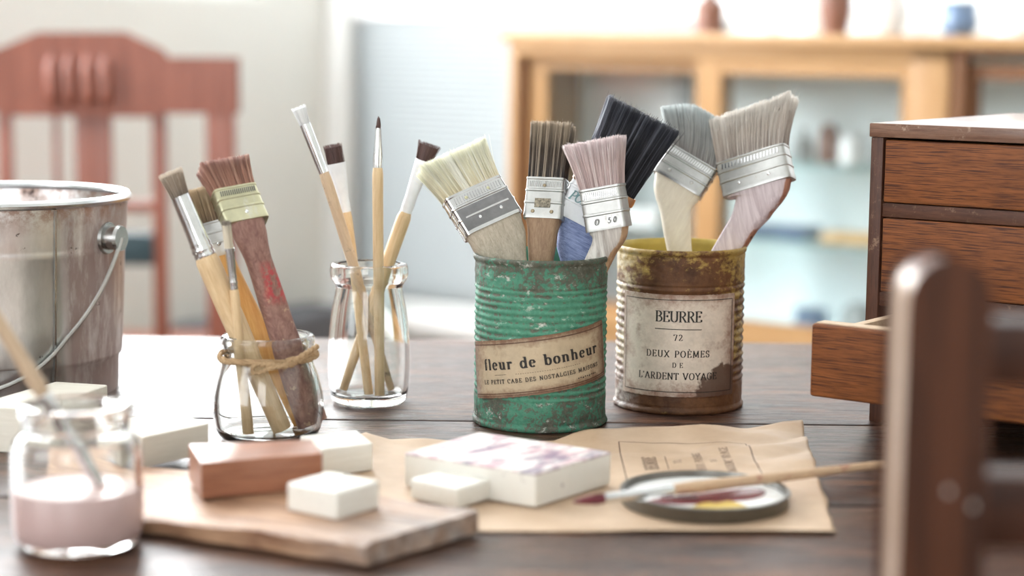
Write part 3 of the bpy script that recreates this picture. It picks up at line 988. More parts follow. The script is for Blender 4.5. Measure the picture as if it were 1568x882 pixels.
# short jar with twine
js = on(411, 670, 0)
q = js.y/F_PX
short = smooth_prof([(62*q, 0.0), (74*q, 0.0015), (82*q, 0.006), (86*q, 0.014), (85*q, 0.022), (79*q, 0.031), (71*q, 0.0385), (68*q, 0.042), (68*q, 0.0445), (70*q, 0.0463),
                     (72.5*q, 0.0485), (72.5*q, 0.0513), (69.5*q, 0.0528)])
short = [(r_, z_*1.055) for r_, z_ in short]
sjar = jar('short_glass_jar', 'squat clear glass jar tied with brown twine, holding wide and round brushes', js, short, 0.0026, 0.004, M['clear_glass'])
# front jar of pink paint
jf = on(120, 834, 0)
q = jf.y/F_PX
front = smooth_prof([(80*q, 0.0), (92*q, 0.0015), (99.5*q, 0.007), (101.5*q, 0.014), (101.5*q, 0.030), (101*q, 0.040), (97*q, 0.0445), (88*q, 0.0475), (82*q, 0.0495),
                     (83.5*q, 0.0510), (82*q, 0.0525), (84.5*q, 0.0545), (88.5*q, 0.0570), (88*q, 0.0592), (83*q, 0.0602)])
fjar = jar('paint_jar', 'front glass jar half full of pale pink paint at lower left', jf, front, 0.0026, 0.004, M['clear_glass'])
pr = [(0, 0.0042), (86*q, 0.0042), (92.5*q, 0.007), (92.9*q, 0.012), (92.9*q, 0.0246), (92.0*q, 0.0252), (90.5*q, 0.0247), (0, 0.0247)]
mk('pink_paint', MB().lathe(pr, 72), M['pink_paint'], fjar)

# twine round the short jar
M['twine'] = wood('jute_twine', (0.30, 0.19, 0.10), (0.56, 0.40, 0.24), 'x', 60, 0.85)


def rope(mb, path, R=0.0011, r=0.00075, plies=3, twist=2600.0):
    path = [V(p) for p in path]
    # resample
    fin = [path[0]]
    for a, b in zip(path, path[1:]):
        k = max(1, int((b-a).length/0.0006))
        fin += [a.lerp(b, i/k) for i in range(1, k+1)]
    for s_ in range(plies):
        pts, d = [], 0.0
        up = V((0, 0, 1))
        for i, p in enumerate(fin):
            t = (fin[min(i+1, len(fin)-1)] - fin[max(i-1, 0)])
            if t.length < 1e-9:
                continue
            t.normalize()
            a = up.cross(t)
            a = a.normalized() if a.length > 1e-4 else V((1, 0, 0))
            b = t.cross(a)
            if i:
                d += (p-fin[i-1]).length
            an = 2*pi*s_/plies + d*twist
            pts.append(p + (a*cos(an) + b*sin(an))*R*0.62)
        mb.tube(pts, r, 5)


q = js.y/F_PX
tw = MB()
rn = 70.5*q + 0.0010
path = []
for i in range(181):
    a = radians(-60 + 720*i/180)
    lvl = 0.0459 - 0.0022*(i/180) + 0.0006*sin(3*a)
    rr = rn + (0.0006 if i > 90 else 0) + 0.0003*sin(7*a)
    path.append((rr*cos(a), rr*sin(a), lvl))
rope(tw, path)
mk('twine_wrap', tw, M['twine'], sjar)


def jl(px, py, d=0.0):
    return at(px, py, js.y - 73*q + d) - js


tk = MB()
P = [jl(455, 552, 0.004), jl(447, 551, -0.0005), jl(441, 556, -0.0012), jl(444, 561, 0), jl(452, 556, -0.0015), jl(449, 549, 0), jl(442, 552, 0.0005)]
rope(tk, P)
P2 = [jl(447, 556, -0.001), jl(430, 561, -0.002), jl(410, 559, -0.0022), jl(394, 558, -0.002), jl(386, 563, -0.0022), jl(388, 571, -0.0025), jl(399, 571, -0.003), jl(410, 565, -0.003), jl(428, 562, -0.0028), jl(440, 561, -0.0015)]
rope(tk, P2)
P3 = [jl(449, 553, -0.0005), jl(462, 545, 0.002), jl(474, 538, 0.007), jl(486, 530, 0.012)]
rope(tk, P3, 0.0013, 0.0009)
P4 = [jl(449, 556, -0.0005), jl(465, 548, 0.0035), jl(480, 540, 0.010)]
rope(tk, P4)
for i in range(40):
    b0_ = V(rnd.choice(P2 + P3 + P)) + V((rnd.uniform(-.002, .002), rnd.uniform(-.001, .0), rnd.uniform(-.001, .001)))
    e = b0_ + V((rnd.uniform(-.004, .004), rnd.uniform(-.003, .0), rnd.uniform(-.004, .003)))
    tk.tube([b0_, (b0_+e)/2 + V((0, 0, .0006)), e], [0.00012, 0.0001, 0.00005], 3)
mk('twine_knot', tk, M['twine'], sjar)


# ------------------------------------------------------------------ tin cans
def green_mat():
    t = NT('green_flaking_paint')
    n1 = t.noise(t.coord(), 55, 10, 0.72)
    n2 = t.noise(t.coord(), 420, 6, 0.75)
    n3 = t.noise(t.coord('Object', (1, 1, 2.2), (3, 1, 2)), 95, 8, 0.75)
    z = t.sep(t.coord())[2]
    c = t.mix(t.step(n2, 0.3, 0.7), (0.045, 0.185, 0.118), (0.110, 0.330, 0.225))
    edge = t.math('ADD', t.math('MULTIPLY', t.step(z, 0.070, 0.092), 0.10), t.math('MULTIPLY', t.step(z, 0.03, 0.0), 0.07))
    gr = t.math('MULTIPLY', t.math('COSINE', t.math('MULTIPLY', t.math('SUBTRACT', z, 0.016), 2*pi*17/0.0625)), t.math('MULTIPLY', t.math('MULTIPLY', t.step(z, 0.014, 0.018), t.step(z, 0.080, 0.077)), 0.045))
    dk = t.step(t.math('ADD', t.math('ADD', t.math('MULTIPLY', n1, 0.50), t.math('MULTIPLY', n2, 0.50)), t.math('ADD', edge, gr)), 0.525, 0.575)
    c = t.mix(t.math('MULTIPLY', dk, 0.88), c, t.mix(t.step(n2, 0.35, 0.7), (0.045, 0.030, 0.024), (0.15, 0.12, 0.095)))
    wt = t.math('MULTIPLY', t.step(n3, 0.575, 0.62), t.step(n2, 0.46, 0.58))
    c = t.mix(t.math('MULTIPLY', wt, 0.8), c, (0.62, 0.66, 0.60))
    t.bump(t.math('ADD', n2, n1), 0.55, 0.0010)
    return t.fin(c, 0.62, Specular_IOR_Level=0.35)


def brown_mat():
    t = NT('brown_rusted_paint')
    n1 = t.noise(t.coord('Object', (1, 1, 0.8)), 40, 10, 0.7)
    n2 = t.noise(t.coord(), 260, 7, 0.72)
    n3 = t.noise(t.coord('Object', (1, 1, 1.6), (5, 3, 1)), 85, 8, 0.72)
    z = t.sep(t.coord())[2]
    x = t.sep(t.coord())[0]
    c = t.mix(t.step(n1, 0.32, 0.66), (0.040, 0.015, 0.007), (0.19, 0.085, 0.036))
    oc = t.math('ADD', t.math('MULTIPLY', t.step(z, 0.078, 0.094), 0.12), t.math('MULTIPLY', t.math('MULTIPLY', t.step(t.math('ABSOLUTE', x), 0.016, 0.030), t.step(z, 0.018, 0.03)), 0.115))
    oc = t.step(t.math('ADD', t.math('ADD', t.math('MULTIPLY', n3, 0.75), t.math('MULTIPLY', n2, 0.25)), oc), 0.58, 0.68)
    c = t.mix(t.math('MULTIPLY', oc, 0.85), c, t.mix(n2, (0.26, 0.15, 0.03), (0.56, 0.41, 0.12)))
    left_glare = t.math('MULTIPLY', t.step(x, -0.024, -0.040), t.step(n3, 0.46, 0.60))  # glare along the left edge painted in as a whitish tone
    c = t.mix(t.math('MULTIPLY', left_glare, 0.8), c, (0.62, 0.58, 0.52))
    wt = t.math('MULTIPLY', t.step(n3, 0.66, 0.69), t.step(n2, 0.4, 0.6))
    c = t.mix(t.math('MULTIPLY', wt, 0.55), c, (0.55, 0.48, 0.42))
    t.bump(t.math('ADD', n2, n1), 0.5, 0.0009)
    return t.fin(c, 0.5, Specular_IOR_Level=0.28)


def label_mat(name, base, stain, blob=False):
    t = NT(name)
    uv = t.n('ShaderNodeAttribute', attribute_name='label_uv')
    sx = t.n('ShaderNodeSeparateXYZ')
    t.l(uv.outputs['Vector'], sx.inputs[0])
    u, v = sx.outputs[0], sx.outputs[1]
    n1 = t.noise(t.coord(), 90, 10, 0.72)
    n2 = t.noise(t.coord(), 520, 4, 0.7)
    n3 = t.noise(t.coord('Object', (1, 1, 1), (4, 2, 7)), 60, 8, 0.65)
    au = t.math('ABSOLUTE', t.math('SUBTRACT', u, 0.5))
    av = t.math('ABSOLUTE', t.math('SUBTRACT', v, 0.5))
    e = t.math('MAXIMUM', t.step(au, 0.34, 0.52), t.step(av, 0.30, 0.53))
    c = t.mix(t.step(n1, 0.3, 0.7), tuple(k*0.72 for k in base), base)
    s_ = t.step(t.math('ADD', t.math('MULTIPLY', e, 0.27 if blob else 0.36), t.math('ADD', t.math('MULTIPLY', n1, 0.65), t.math('MULTIPLY', n2, 0.25))), 0.50, 0.74)
    c = t.mix(t.math('MULTIPLY', s_, 0.88), c, stain)
    bl_ = t.math('MULTIPLY', t.step(n3, 0.54, 0.68), t.step(t.math('MAXIMUM', au, av), 0.10, 0.34))
    c = t.mix(t.math('MULTIPLY', bl_, 0.8), c, stain)
    if blob:
        dx = t.math('SUBTRACT', u, 1.02)
        dy = t.math('MULTIPLY', t.math('SUBTRACT', v, -0.05), 1.05)
        dd = t.math('SQRT', t.math('ADD', t.math('MULTIPLY', dx, dx), t.math('MULTIPLY', dy, dy)))
        b = t.step(t.math('ADD', dd, t.math('MULTIPLY', t.math('SUBTRACT', n3, 0.5), 0.5)), 0.40, 0.36)
        c = t.mix(t.math('MULTIPLY', b, 0.9), c, (0.085, 0.036, 0.020))
    t.bump(n1, 0.25, 0.0006)
    return t.fin(c, 0.42)


def can_prof(R, H, ribs0, ribs1, nr, foot):
    out = []
    zz = [foot*0.0]
    out += [(R*0.985, 0.0), (R+0.0006, 0.0006), (R+0.0009, 0.0018), (R+0.0006, 0.0030), (R-0.0004, 0.0038)]
    z = 0.0048
    while z < H-0.0045:
        r = R
        if ribs0 < z < ribs1:
            r = R - 0.0002 + (0.00034 if nr > 15 else 0.00046)*cos((z-ribs0)/(ribs1-ribs0)*2*pi*nr + pi)
        out.append((r, z))
        z += 0.00062
    out += [(R-0.0003, H-0.0038), (R+0.0005, H-0.0030), (R+0.0010, H-0.0016), (R+0.0007, H-0.0004), (R-0.0002, H)]
    inn = [(R-0.0011, H-0.0006), (R-0.0012, H-0.004), (R-0.0014, H*0.5), (R-0.0014, 0.002), (0.0, 0.002)]
    return [(0, 0.0004)] + out, inn


def can(name, label, c, R, H, ribs, m, m_in, lump, seed):
    root = thing(name, label, 'can', loc=c)
    outer, inn = can_prof(R, H, *ribs, 0)
    n = 180
    rings = []
    for r, z in outer:
        ring = []
        for j in range(n):
            a = 2*pi*j/n
            p = V((r*cos(a), r*sin(a), z))
            d = lump*(noise.noise(p*160 + V((seed, 0, 0))) + 0.8*noise.noise(p*420 + V((0, seed, 0)))) if r > R*0.5 else 0
            rr = r + d*(1.6 if z < 0.006 or z > H-0.012 else 1.0)
            ring.append((rr*cos(a), rr*sin(a), max(0.0, z + (d*0.8 if z > H-0.003 else 0))))
        rings.append(ring)
    mk('can_body', MB().loft(rings, (False, False)), m, root, angle=80)
    ir = [outer[-1]] + inn
    mk('can_lining', MB().lathe(ir, 96), m_in, root, angle=60)
    return root


def can_label(root, R, ca, zc, w, h, tilt, m, lines, ink_fn, off=0.0011, wob=1.0):
    def f(o):
        def g(s_, t_):
            u = s_*cos(tilt) - t_*sin(tilt)
            v = s_*sin(tilt) + t_*cos(tilt)
            a = ca + u/R
            wv = 0.00012*wob*noise.noise(V((u*90, v*90, 1)))
            r = R + o + wv
            return (r*cos(a), r*sin(a), zc + v)
        return g
    NU, NV = 60, 22
    vs, uv, fs = [], [], []
    g = f(off)
    g0 = f(0.0)
    for layer in (g0, g):
        for i in range(NV+1):
            for j in range(NU+1):
                s_, t_ = (j/NU-0.5)*w, (i/NV-0.5)*h
                edge = (j in (0, NU))*0.0004*noise.noise(V((0, t_*900, 0))), (i in (0, NV))*0.0004*noise.noise(V((s_*900, 0, 3)))
                vs.append(layer(s_+edge[0], t_+edge[1]))
                uv.append((j/NU, i/NV, 0))
    K = (NU+1)*(NV+1)
    for i in range(NV):
        for j in range(NU):
            a = K + i*(NU+1)+j
            fs.append((a, a+1, a+NU+2, a+NU+1))
    bord = [j for j in range(NU+1)] + [i*(NU+1)+NU for i in range(1, NV+1)] + [NV*(NU+1)+j for j in range(NU-1, -1, -1)] + [i*(NU+1) for i in range(NV-1, 0, -1)]
    for a, b in zip(bord, bord[1:]+bord[:1]):
        fs.append((a, b, K+b, K+a))
    mb = MB().add(vs, fs)
    o = mk('paper_label', mb, m, root, angle=60)
    at_ = o.data.attributes.new('label_uv', 'FLOAT_VECTOR', 'POINT')
    for i, p in enumerate(uv):
        at_.data[i].vector = p
    gi = f(off+0.00022)
    ln = MB()
    for pts, wd in lines:
        stroke(ln, fine(pts, 0.0015), gi, wd, wd)
    mk('printed_lines', ln, M['ink_brown'] if abs(tilt) > 0.01 else M['ink'], o, smooth=False)
    tx = MB()
    ink_fn(tx, gi)
    tag(mk('lettering', tx, M['ink'], o, smooth=False), kind='stuff')
    return o


gc = on(826, 644, 0)
GR = 102*gc.y/F_PX
CH = 0.0945
M['green'] = green_mat()
green_can = can('tin_can', 'green painted tin can with flaking paint and slanted fleur de bonheur label', gc, GR, CH, (0.016, 0.0785, 17), M['green'], plain('green_lining', (0.07, 0.26, 0.16), 0.55), 0.00035, 3.1)
# label: slanted, read with u from the side that faces the lens
tl = radians(9.0)


def ink_green(mb, g):
    text(mb, 'fleur de bonheur', 0.0012, -0.0002, .0057, .0690, g, .08, .24)
    text(mb, 'LE PETIT CABE DES NOSTALGIES MAISONS', 0.0005, -0.0080, .0022, .0700, g, .09, .20)
    stroke(mb, fine([(-.026, -.0032), (-.0185, -.0032)], .002), g, .0002, .0002)
    for i in range(28):
        stroke(mb, [(-.013 + i*.0013, -.0033), (-.013 + i*.0013 + .0007, -.0033)], g, .00022, .00022)
    for i in range(9):
        stroke(mb, [(.0205 + i*.0015, -.0114 + .0004*sin(i*2.3)), (.0212 + i*.0015, -.0110 + .0004*sin(i*3.1))], g, .0006, .0006)


gw, gh = 0.0880, 0.0315
gl_lines = [([(-gw/2+.001, gh/2-.0022), (gw/2-.001, gh/2-.0022)], .00055), ([(-gw/2+.001, -gh/2+.0022), (gw/2-.001, -gh/2+.0022)], .0005), ([(-gw/2+.001, -gh/2+.0011), (gw/2-.001, -gh/2+.0011)], .0003),
            ([(gw/2-.0022, -gh/2+.001), (gw/2-.0022, gh/2-.001)], .0004)]
can_label(green_can, GR, radians(-90-2), 0.0378, gw, gh, tl, label_mat('aged_label', (0.55, 0.44, 0.30), (0.15, 0.065, 0.034)), gl_lines, ink_green)

yc = on(1038, 618, 0)
YR = 98*yc.y/F_PX
M['brown'] = brown_mat()
brown_can = can('tin_can', 'rusty brown and ochre tin can with a square BEURRE label', yc, YR, CH, (0.016, 0.074, 13), M['brown'], plain('ochre_lining', (0.46, 0.34, 0.06), 0.5), 0.00022, 8.4)
yw, yh = 0.0720, 0.0585
bl = yh/2-.0028
bw = yw/2-.0025
yl_lines = [([(-bw, bl), (bw, bl)], .0004), ([(-bw, -bl), (bw, -bl)], .0004), ([(-bw, -bl), (-bw, bl)], .00035), ([(bw, -bl), (bw, bl)], .0005)]
can_label(brown_can, YR, radians(-90-6), 0.0402, yw, yh, 0.0, label_mat('stained_label', (0.76, 0.65, 0.54), (0.23, 0.11, 0.07), True), yl_lines, lambda mb, g: beurre(mb, g))

# ------------------------------------------------------------------ brushes


def hairs(w, t, L, z0, wt, tt, count, r=0.00016, bend=(0, 0), top=lambda u: 0.0, jag=0.06, seed=1, stray=0.04):
    """a tuft of single hairs; returns the mesh builder, its strand colours, and a dense core"""
    R = random.Random(seed)
    mb, col = MB(), []

    def hair(x, y, ln, rad, c, sx=0.0, sy=0.0):
        k = len(mb.v)
        u = x/(w/2) if w else 0
        v_ = y/(t/2) if t else 0
        ex = u*wt/2 + bend[0] + sx
        ey = v_*tt/2 + bend[1] + sy
        ring = []
        for i in range(4):
            f = i/3
            cx = x + (ex-x)*f**1.25
            cy = y + (ey-y)*f**1.25
            cz = z0 + ln*f
            rr = rad*(1 - 0.55*f)
            a0 = R.uniform(0, 6.28) if i == 0 else a0
            ring.append([(cx + rr*cos(a0 + 2.094*j), cy + rr*sin(a0 + 2.094*j), cz) for j in range(3)])
            for j in range(3):
                col.append((f, c, 0, 1))
        mb.loft(ring, (False, True))
    for i in range(count):
        u = R.uniform(-1, 1)
        if R.random() < 0.55:
            v_ = -1 + 0.25*R.random() if R.random() < 0.72 else 1 - 0.25*R.random()
        else:
            v_ = R.uniform(-1, 1)
        if R.random() < 0.12:
            u = math.copysign(1 - 0.06*R.random(), u)
        clump = noise.noise(V((u*7 + seed, v_*2, seed*1.7)))
        ln = L*(1 + top(u) + jag*(R.random()-0.7) + 0.35*jag*clump)
        c = min(1, max(0, 0.5 + 0.95*noise.noise(V((u*w*620, v_*t*160, seed*1.3))) + R.uniform(-0.28, 0.28)))
        s1 = R.gauss(0, 1)*w*0.012
        if R.random() < stray:
            s1 *= 5
            ln *= 1.04
        hair(u*w/2, v_*t/2, ln, r*R.uniform(0.7, 1.3), c, s1 + clump*w*0.004, R.gauss(0, 1)*t*0.05)
    return mb, col


def add_hair(root, mb, col, m, core):
    o = mk('bristles', mb, m, root, angle=180)
    a = o.data.color_attributes.new('strand', 'FLOAT_COLOR', 'POINT')
    flat = [x for c in col for x in c]
    if len(a.data)*4 == len(flat):
        a.data.foreach_set('color', flat)
    tag(o, kind='stuff')
    if core:
        k = mk('bristle_core', core, m, root, angle=60)
        a = k.data.color_attributes.new('strand', 'FLOAT_COLOR', 'POINT')
        a.data.foreach_set('color', [x for i in range(len(k.data.vertices)) for x in (0.35, 0.25, 0, 1)])
    return o


def frame(p_fb, p_ft, yaw=0.0):
    a = (p_ft-p_fb).normalized()
    n = V((sin(yaw), -cos(yaw), 0))
    n = (n - a*n.dot(a)).normalized()
    x = (-n).cross(a)      # right-hand: X x Y = Z with Y = -n
    return Matrix(((x.x, -n.x, a.x, p_fb.x), (x.y, -n.y, a.y, p_fb.y), (x.z, -n.z, a.z, p_fb.z), (0, 0, 0, 1)))


def handle_mesh(end, prof, e=3.0, n=18, k=26, stiff=0.14, ctrl=None):
    """end: local end point; prof: (f, width, thickness) along the handle from the ferrule down"""
    rings = []
    c1 = V((0, 0, -end.length*stiff*0.7))
    c2 = ctrl or end*0.5
    for i in range(k+1):
        f = i/k
        g = 1-f
        p = c1*(3*f*g*g) + c2*(3*f*f*g) + end*(f*f*f)
        tg = c1*(3*g*g - 6*f*g) + c2*(6*f*g - 3*f*f) + end*(3*f*f)
        q_ = min(1, f/0.30)
        q_ = q_*q_*(3-2*q_)
        tg = (V((0, 0, -1))*(1-q_) + tg.normalized()*q_).normalized()
        x = V((0, 1, 0)).cross(-tg).normalized()
        y = (-tg).cross(x).normalized()
        for (fa, wa, ta), (fb, wb_, tb) in zip(prof, prof[1:]):
            if fa <= f <= fb + 1e-6:
                s_ = (f-fa)/(fb-fa)
                s_ = s_*s_*(3-2*s_)
                w, t_ = wa + (wb_-wa)*s_, ta + (tb-ta)*s_
                break
        rings.append([p + x*q_[0] + y*q_[1] for q_ in srect(w, t_, n, e)])
    return MB().loft(rings)


def flat_brush(label, d, fb, ft, tip, end, W, T, Wt, mats, wv=None, wd=0.0, yaw=0.0, dd=(0, 0), bend=(0, 0), top=lambda u: 0.0, prof=None, deco='rows', rivets=(), name='flat_paintbrush', count=1300, side_m=None, tipT=None, jag=0.06, hr=0.00014, writing=(), patch=False, via=None, band=None, dark_reflection=None):
    """fb/ft/tip/end: photograph pixels of ferrule foot, ferrule top, bristle tip, handle end (at depth d, d+dd)"""
    Pfb, Pft = at(*fb, d), at(*ft, d + dd[0])
    ad = 0.0
    if wv:                                          # the ferrule's edge on the photograph tells how the brush turns in depth
        ax_, ay_ = ft[0]-fb[0], ft[1]-fb[1]
        la, lw = hypot(ax_, ay_), hypot(*wv)
        ad = -(ax_*wv[0] + ay_*wv[1])/(la*lw)/wd
        Pft = at(*ft, d + ad*la*d/F_PX)
        a_ = (Pft-Pfb).normalized()
        x_ = V((wv[0]/lw, wd, -wv[1]/lw))
        x_ = (x_ - a_*x_.dot(a_)).normalized()
        y_ = a_.cross(x_)
        Mx = Matrix(((x_.x, y_.x, a_.x, Pfb.x), (x_.y, y_.y, a_.y, Pfb.y), (x_.z, y_.z, a_.z, Pfb.z), (0, 0, 0, 1)))
    else:
        Mx = frame(Pfb, Pft, yaw)
    root = thing(name, label, 'brush', mat4=Mx)
    inv = Mx.inverted()
    L = (Pft-Pfb).length
    LB = hypot(tip[0]-ft[0], tip[1]-ft[1])*d/F_PX*sqrt(1+ad*ad)
    pe = inv @ (end if isinstance(end, Vector) else at(*end, d + dd[1]))
    hm, fm, bm_ = mats
    prof = prof or [(0, W*0.97, T*0.92), (0.22, W*0.62, T*0.85), (0.45, W*0.46, T*0.85), (1, W*0.40, T*0.8)]
    mk('handle', handle_mesh(pe, prof, ctrl=(inv @ at(*via, d)) if via else None), M[hm], root, angle=60)
    # ferrule: a folded band with raised beads
    rings = []
    zs = [(-0.0015, 0), (0, 0.00012), (L*0.06, 0), (L*0.30, 0), (L*0.32, 0.00035), (L*0.36, 0.00035), (L*0.38, 0), (L*0.62, 0), (L*0.64, 0.00035), (L*0.68, 0.00035), (L*0.70, 0), (L*0.93, 0), (L*0.95, 0.0003), (L, 0.0003)]
    for z, o in zs:
        rings.append(srect(W + 0.0006 + 2*o, T + 0.0004 + 2*o, 28, 7.0, z=z))
    fe = mk('ferrule', MB().loft(rings), M[fm], root, angle=30)
    front = -T/2 - 0.0006
    if deco == 'rows':
        mb = MB()
        nn = 18
        for i in range(nn):
            x = (i+0.5)/nn*W*0.86 - W*0.43
            mb.add([(x-W*0.008, front, L*0.74), (x+W*0.010, front, L*0.74), (x+W*0.022, front, L*0.89), (x+W*0.004, front, L*0.89),
                    (x-W*0.008, front+0.0009, L*0.74), (x+W*0.010, front+0.0009, L*0.74), (x+W*0.022, front+0.0009, L*0.89), (x+W*0.004, front+0.0009, L*0.89)],
                   [(0, 1, 2, 3), (7, 6, 5, 4), (0, 4, 5, 1), (1, 5, 6, 2), (2, 6, 7, 3), (3, 7, 4, 0)])
        tag(mk('embossing', mb, M['silver'] if fm != 'brass' else M['groove'], fe, smooth=False), kind='stuff')
    if writing:
        wm = MB()
        for s_, u, z, h, w_, m_ in writing:
            text(wm, s_, 0, 0, h, w_, lambda a, b: (u*W/2 + a + b*0.25, front-0.0002, z*L + b), .09, .16)
        tag(mk('lettering', wm, M[writing[0][5]], fe, smooth=False), kind='stuff')
    if dark_reflection:
        mk('ferrule_reflection', MB().box(-W*0.47, W*0.47, front+0.0002, front+0.0010, L*0.02, L*0.60), M[dark_reflection], fe, bevel=0.0003)  # thin added plate, the dark reflection put into its colour
    if band:
        mk('band', MB().loft([srect(W+0.0016, T+0.0016, 28, 7.0, z=L*0.80), srect(W+0.0020, T+0.0020, 28, 7.0, z=L*0.9), srect(W+0.0016, T+0.0016, 28, 7.0, z=L*1.01)]), M[band], fe, angle=30)
    if patch:
        mk('rust_patch', MB().box(-W*0.22, W*0.20, front-0.0001, front+0.0006, L*0.20, L*0.44), M['patch'], fe, bevel=0.0002)
    for u, z, m in rivets:
        mk('rivet', MB().ball((u*W/2, front+0.0003, z*L), 0.0011, 10, (1, 0.5, 1)), M[m], fe)
    tt = (tipT or T*1.1)
    mb, col = hairs(W*0.95, T*0.9, LB, L-0.0015, Wt, tt, int(count*1.7), hr, bend, top, jag, seed=len(label) + int(fb[0]))
    core = MB()
    rr = []
    for i in range(7):
        f = i/6*0.93
        g = f**1.25
        rr.append([(x + bend[0]*g, y + bend[1]*g, L-0.001 + LB*f*(1 + top(x/(W*0.5))*0.9)) for x, y, _ in srect(W*0.93 + (Wt-W*0.95)*g - W*0.02*f, (T*0.86 + (tt-T)*g)*(1 - 0.35*f), 24, 5)])
    core.loft(rr)
    add_hair(root, mb, col, M[bm_], core)
    return root


def round_brush(label, d, pts, rads, mats, hair_r, tipL=1.0, dend=0.0, dtop=0.0, flat=None, name='round_paintbrush', count=260, shape='round', crimps=True, thin=0.00013):
    """pts: tip, ferrule top, ferrule foot, end (photograph pixels); rads (metres): ferrule top, ferrule foot, handle max, handle end"""
    Pft, Pfb = at(*pts[1], d+dtop), at(*pts[2], d)
    Mx = frame(Pfb, Pft, 0)
    root = thing(name, label, 'brush', mat4=Mx)
    inv = Mx.inverted()
    L = (Pft-Pfb).length
    LB = (at(*pts[0], d+dtop) - Pft).length*tipL
    pe = inv @ (pts[3] if isinstance(pts[3], Vector) else at(*pts[3], d+dend))
    rt_, rb, rm, re = rads
    hl = pe.length
    hp = [(0, 2*rb*0.97, 2*rb*0.97), (0.10, 2*rm, 2*rm), (0.45, 2*rm*0.98, 2*rm*0.98), (1, 2*re, 2*re)]
    mk('handle', handle_mesh(pe, hp, 2.0, 14, 20), M[mats[0]], root, angle=60)
    fl = flat or 1.0
    rings = []
    zs = [(-0.001, rb*1.03), (0.0005, rb*1.1), (0.0015, rb*1.03), (0.0025, rb*1.12), (0.0035, rb*1.12), (0.0045, rb*1.02), (0.006, rb*1.08), (0.0075, rb*1.02), (L*0.55, (rb+rt_)/2), (L, rt_)] if crimps else [(-0.001, rb*1.03), (L*0.2, rb*1.04), (L*0.6, (rb*0.5+rt_*0.5)), (L, rt_)]
    for z, r in zs:
        g = max(0, min(1, z/L))
        rings.append(srect(2*r*(1+(fl-1)*g), 2*r*(1+(1/fl-1)*g*0.7), 20, 2.0, z=z))
    mk('ferrule', MB().loft(rings), M[mats[1]], root, angle=50)
    w, t_ = 2*rt_*fl*0.94, 2*rt_*(1+(1/fl-1)*0.7)*0.94
    wt = {'round': w*0.30, 'fan': w*1.5, 'bushy': w*1.10, 'splay': w*1.45}[shape]
    tt = {'round': t_*0.30, 'fan': t_*0.9, 'bushy': t_*1.05, 'splay': t_*1.25}[shape]
    R = random.Random(int(pts[0][0]))
    mb, col = MB(), []
    for i in range(count):
        a = R.uniform(0, 2*pi)
        q_ = sqrt(R.random())
        x, y = q_*cos(a), q_*sin(a)
        ln = LB*((1.0 - 0.35*q_*q_) if shape == 'round' else (1 - 0.10*R.random()))
        rg = []
        a0 = R.uniform(0, 6)
        c = R.random()
        for k in range(4):
            f = k/3
            g = f**1.6 if shape == 'round' else f**1.2
            bulge = 1 + (0.25*sin(pi*f) if shape == 'round' else 0)
            cx = x*(w/2 + (wt-w)/2*g)*bulge + R.gauss(0, 1)*0.00018*f
            cy = y*(t_/2 + (tt-t_)/2*g)*bulge + R.gauss(0, 1)*0.00018*f
            rg.append([(cx + thin*(1-0.5*f)*cos(a0+2.094*j), cy + thin*(1-0.5*f)*sin(a0+2.094*j), L-0.001 + ln*f) for j in range(3)])
            col += [(f, c, 0, 1)]*3
        mb.loft(rg, (False, True))
    core = MB()
    rr = []
    for i in range(6):
        f = i/5*0.8
        g = f**1.6 if shape == 'round' else f**1.2
        bulge = 1 + (0.25*sin(pi*f) if shape == 'round' else 0)
        rr.append([(x, y, L-0.0005 + LB*f) for x, y, _ in srect((w + (wt-w)*g)*bulge*0.9, (t_ + (tt-t_)*g)*bulge*0.9, 14, 2)])
    core.loft(rr)
    add_hair(root, mb, col, M[mats[2]], core)
    return root


M['h_cream'] = hair_mat('bristle_cream', (0.70, 0.60, 0.38), (0.86, 0.82, 0.62), (0.90, 0.89, 0.70), (0.95, 0.94, 0.86))
M['h_dark'] = hair_mat('bristle_brown_black', (0.012, 0.012, 0.016), (0.085, 0.060, 0.042), (0.46, 0.36, 0.26), (0.70, 0.58, 0.45))
M['h_pink'] = hair_mat('bristle_pink', (0.50, 0.36, 0.35), (0.72, 0.56, 0.54), (0.82, 0.68, 0.68), (0.92, 0.84, 0.82))
M['h_black'] = hair_mat('bristle_black', (0.012, 0.012, 0.016), (0.012, 0.012, 0.018), (0.035, 0.036, 0.05), (0.26, 0.27, 0.33), 0.34)
M['h_teal'] = hair_mat('bristle_grey_teal', (0.24, 0.21, 0.20), (0.42, 0.43, 0.42), (0.70, 0.76, 0.76), (0.56, 0.56, 0.53))
M['h_grey'] = hair_mat('bristle_grey_brown', (0.34, 0.28, 0.25), (0.62, 0.54, 0.47), (0.80, 0.74, 0.67), (0.90, 0.86, 0.80))
M['h_auburn'] = hair_mat('bristle_auburn', (0.34, 0.16, 0.11), (0.38, 0.185, 0.13), (0.30, 0.14, 0.11), (0.58, 0.36, 0.27))
M['h_tan'] = hair_mat('bristle_tan', (0.09, 0.055, 0.04), (0.34, 0.24, 0.14), (0.62, 0.47, 0.30), (0.55, 0.42, 0.27))
M['h_hog'] = hair_mat('bristle_hog', (0.10, 0.075, 0.065), (0.36, 0.28, 0.21), (0.60, 0.50, 0.40), (0.66, 0.58, 0.48))
M['h_white'] = hair_mat('bristle_white', (0.72, 0.73, 0.73), (0.82, 0.83, 0.83), (0.88, 0.88, 0.88), (0.92, 0.92, 0.92))
M['h_sable'] = hair_mat('bristle_sable', (0.055, 0.025, 0.022), (0.085, 0.038, 0.032), (0.11, 0.05, 0.045), (0.20, 0.11, 0.09))
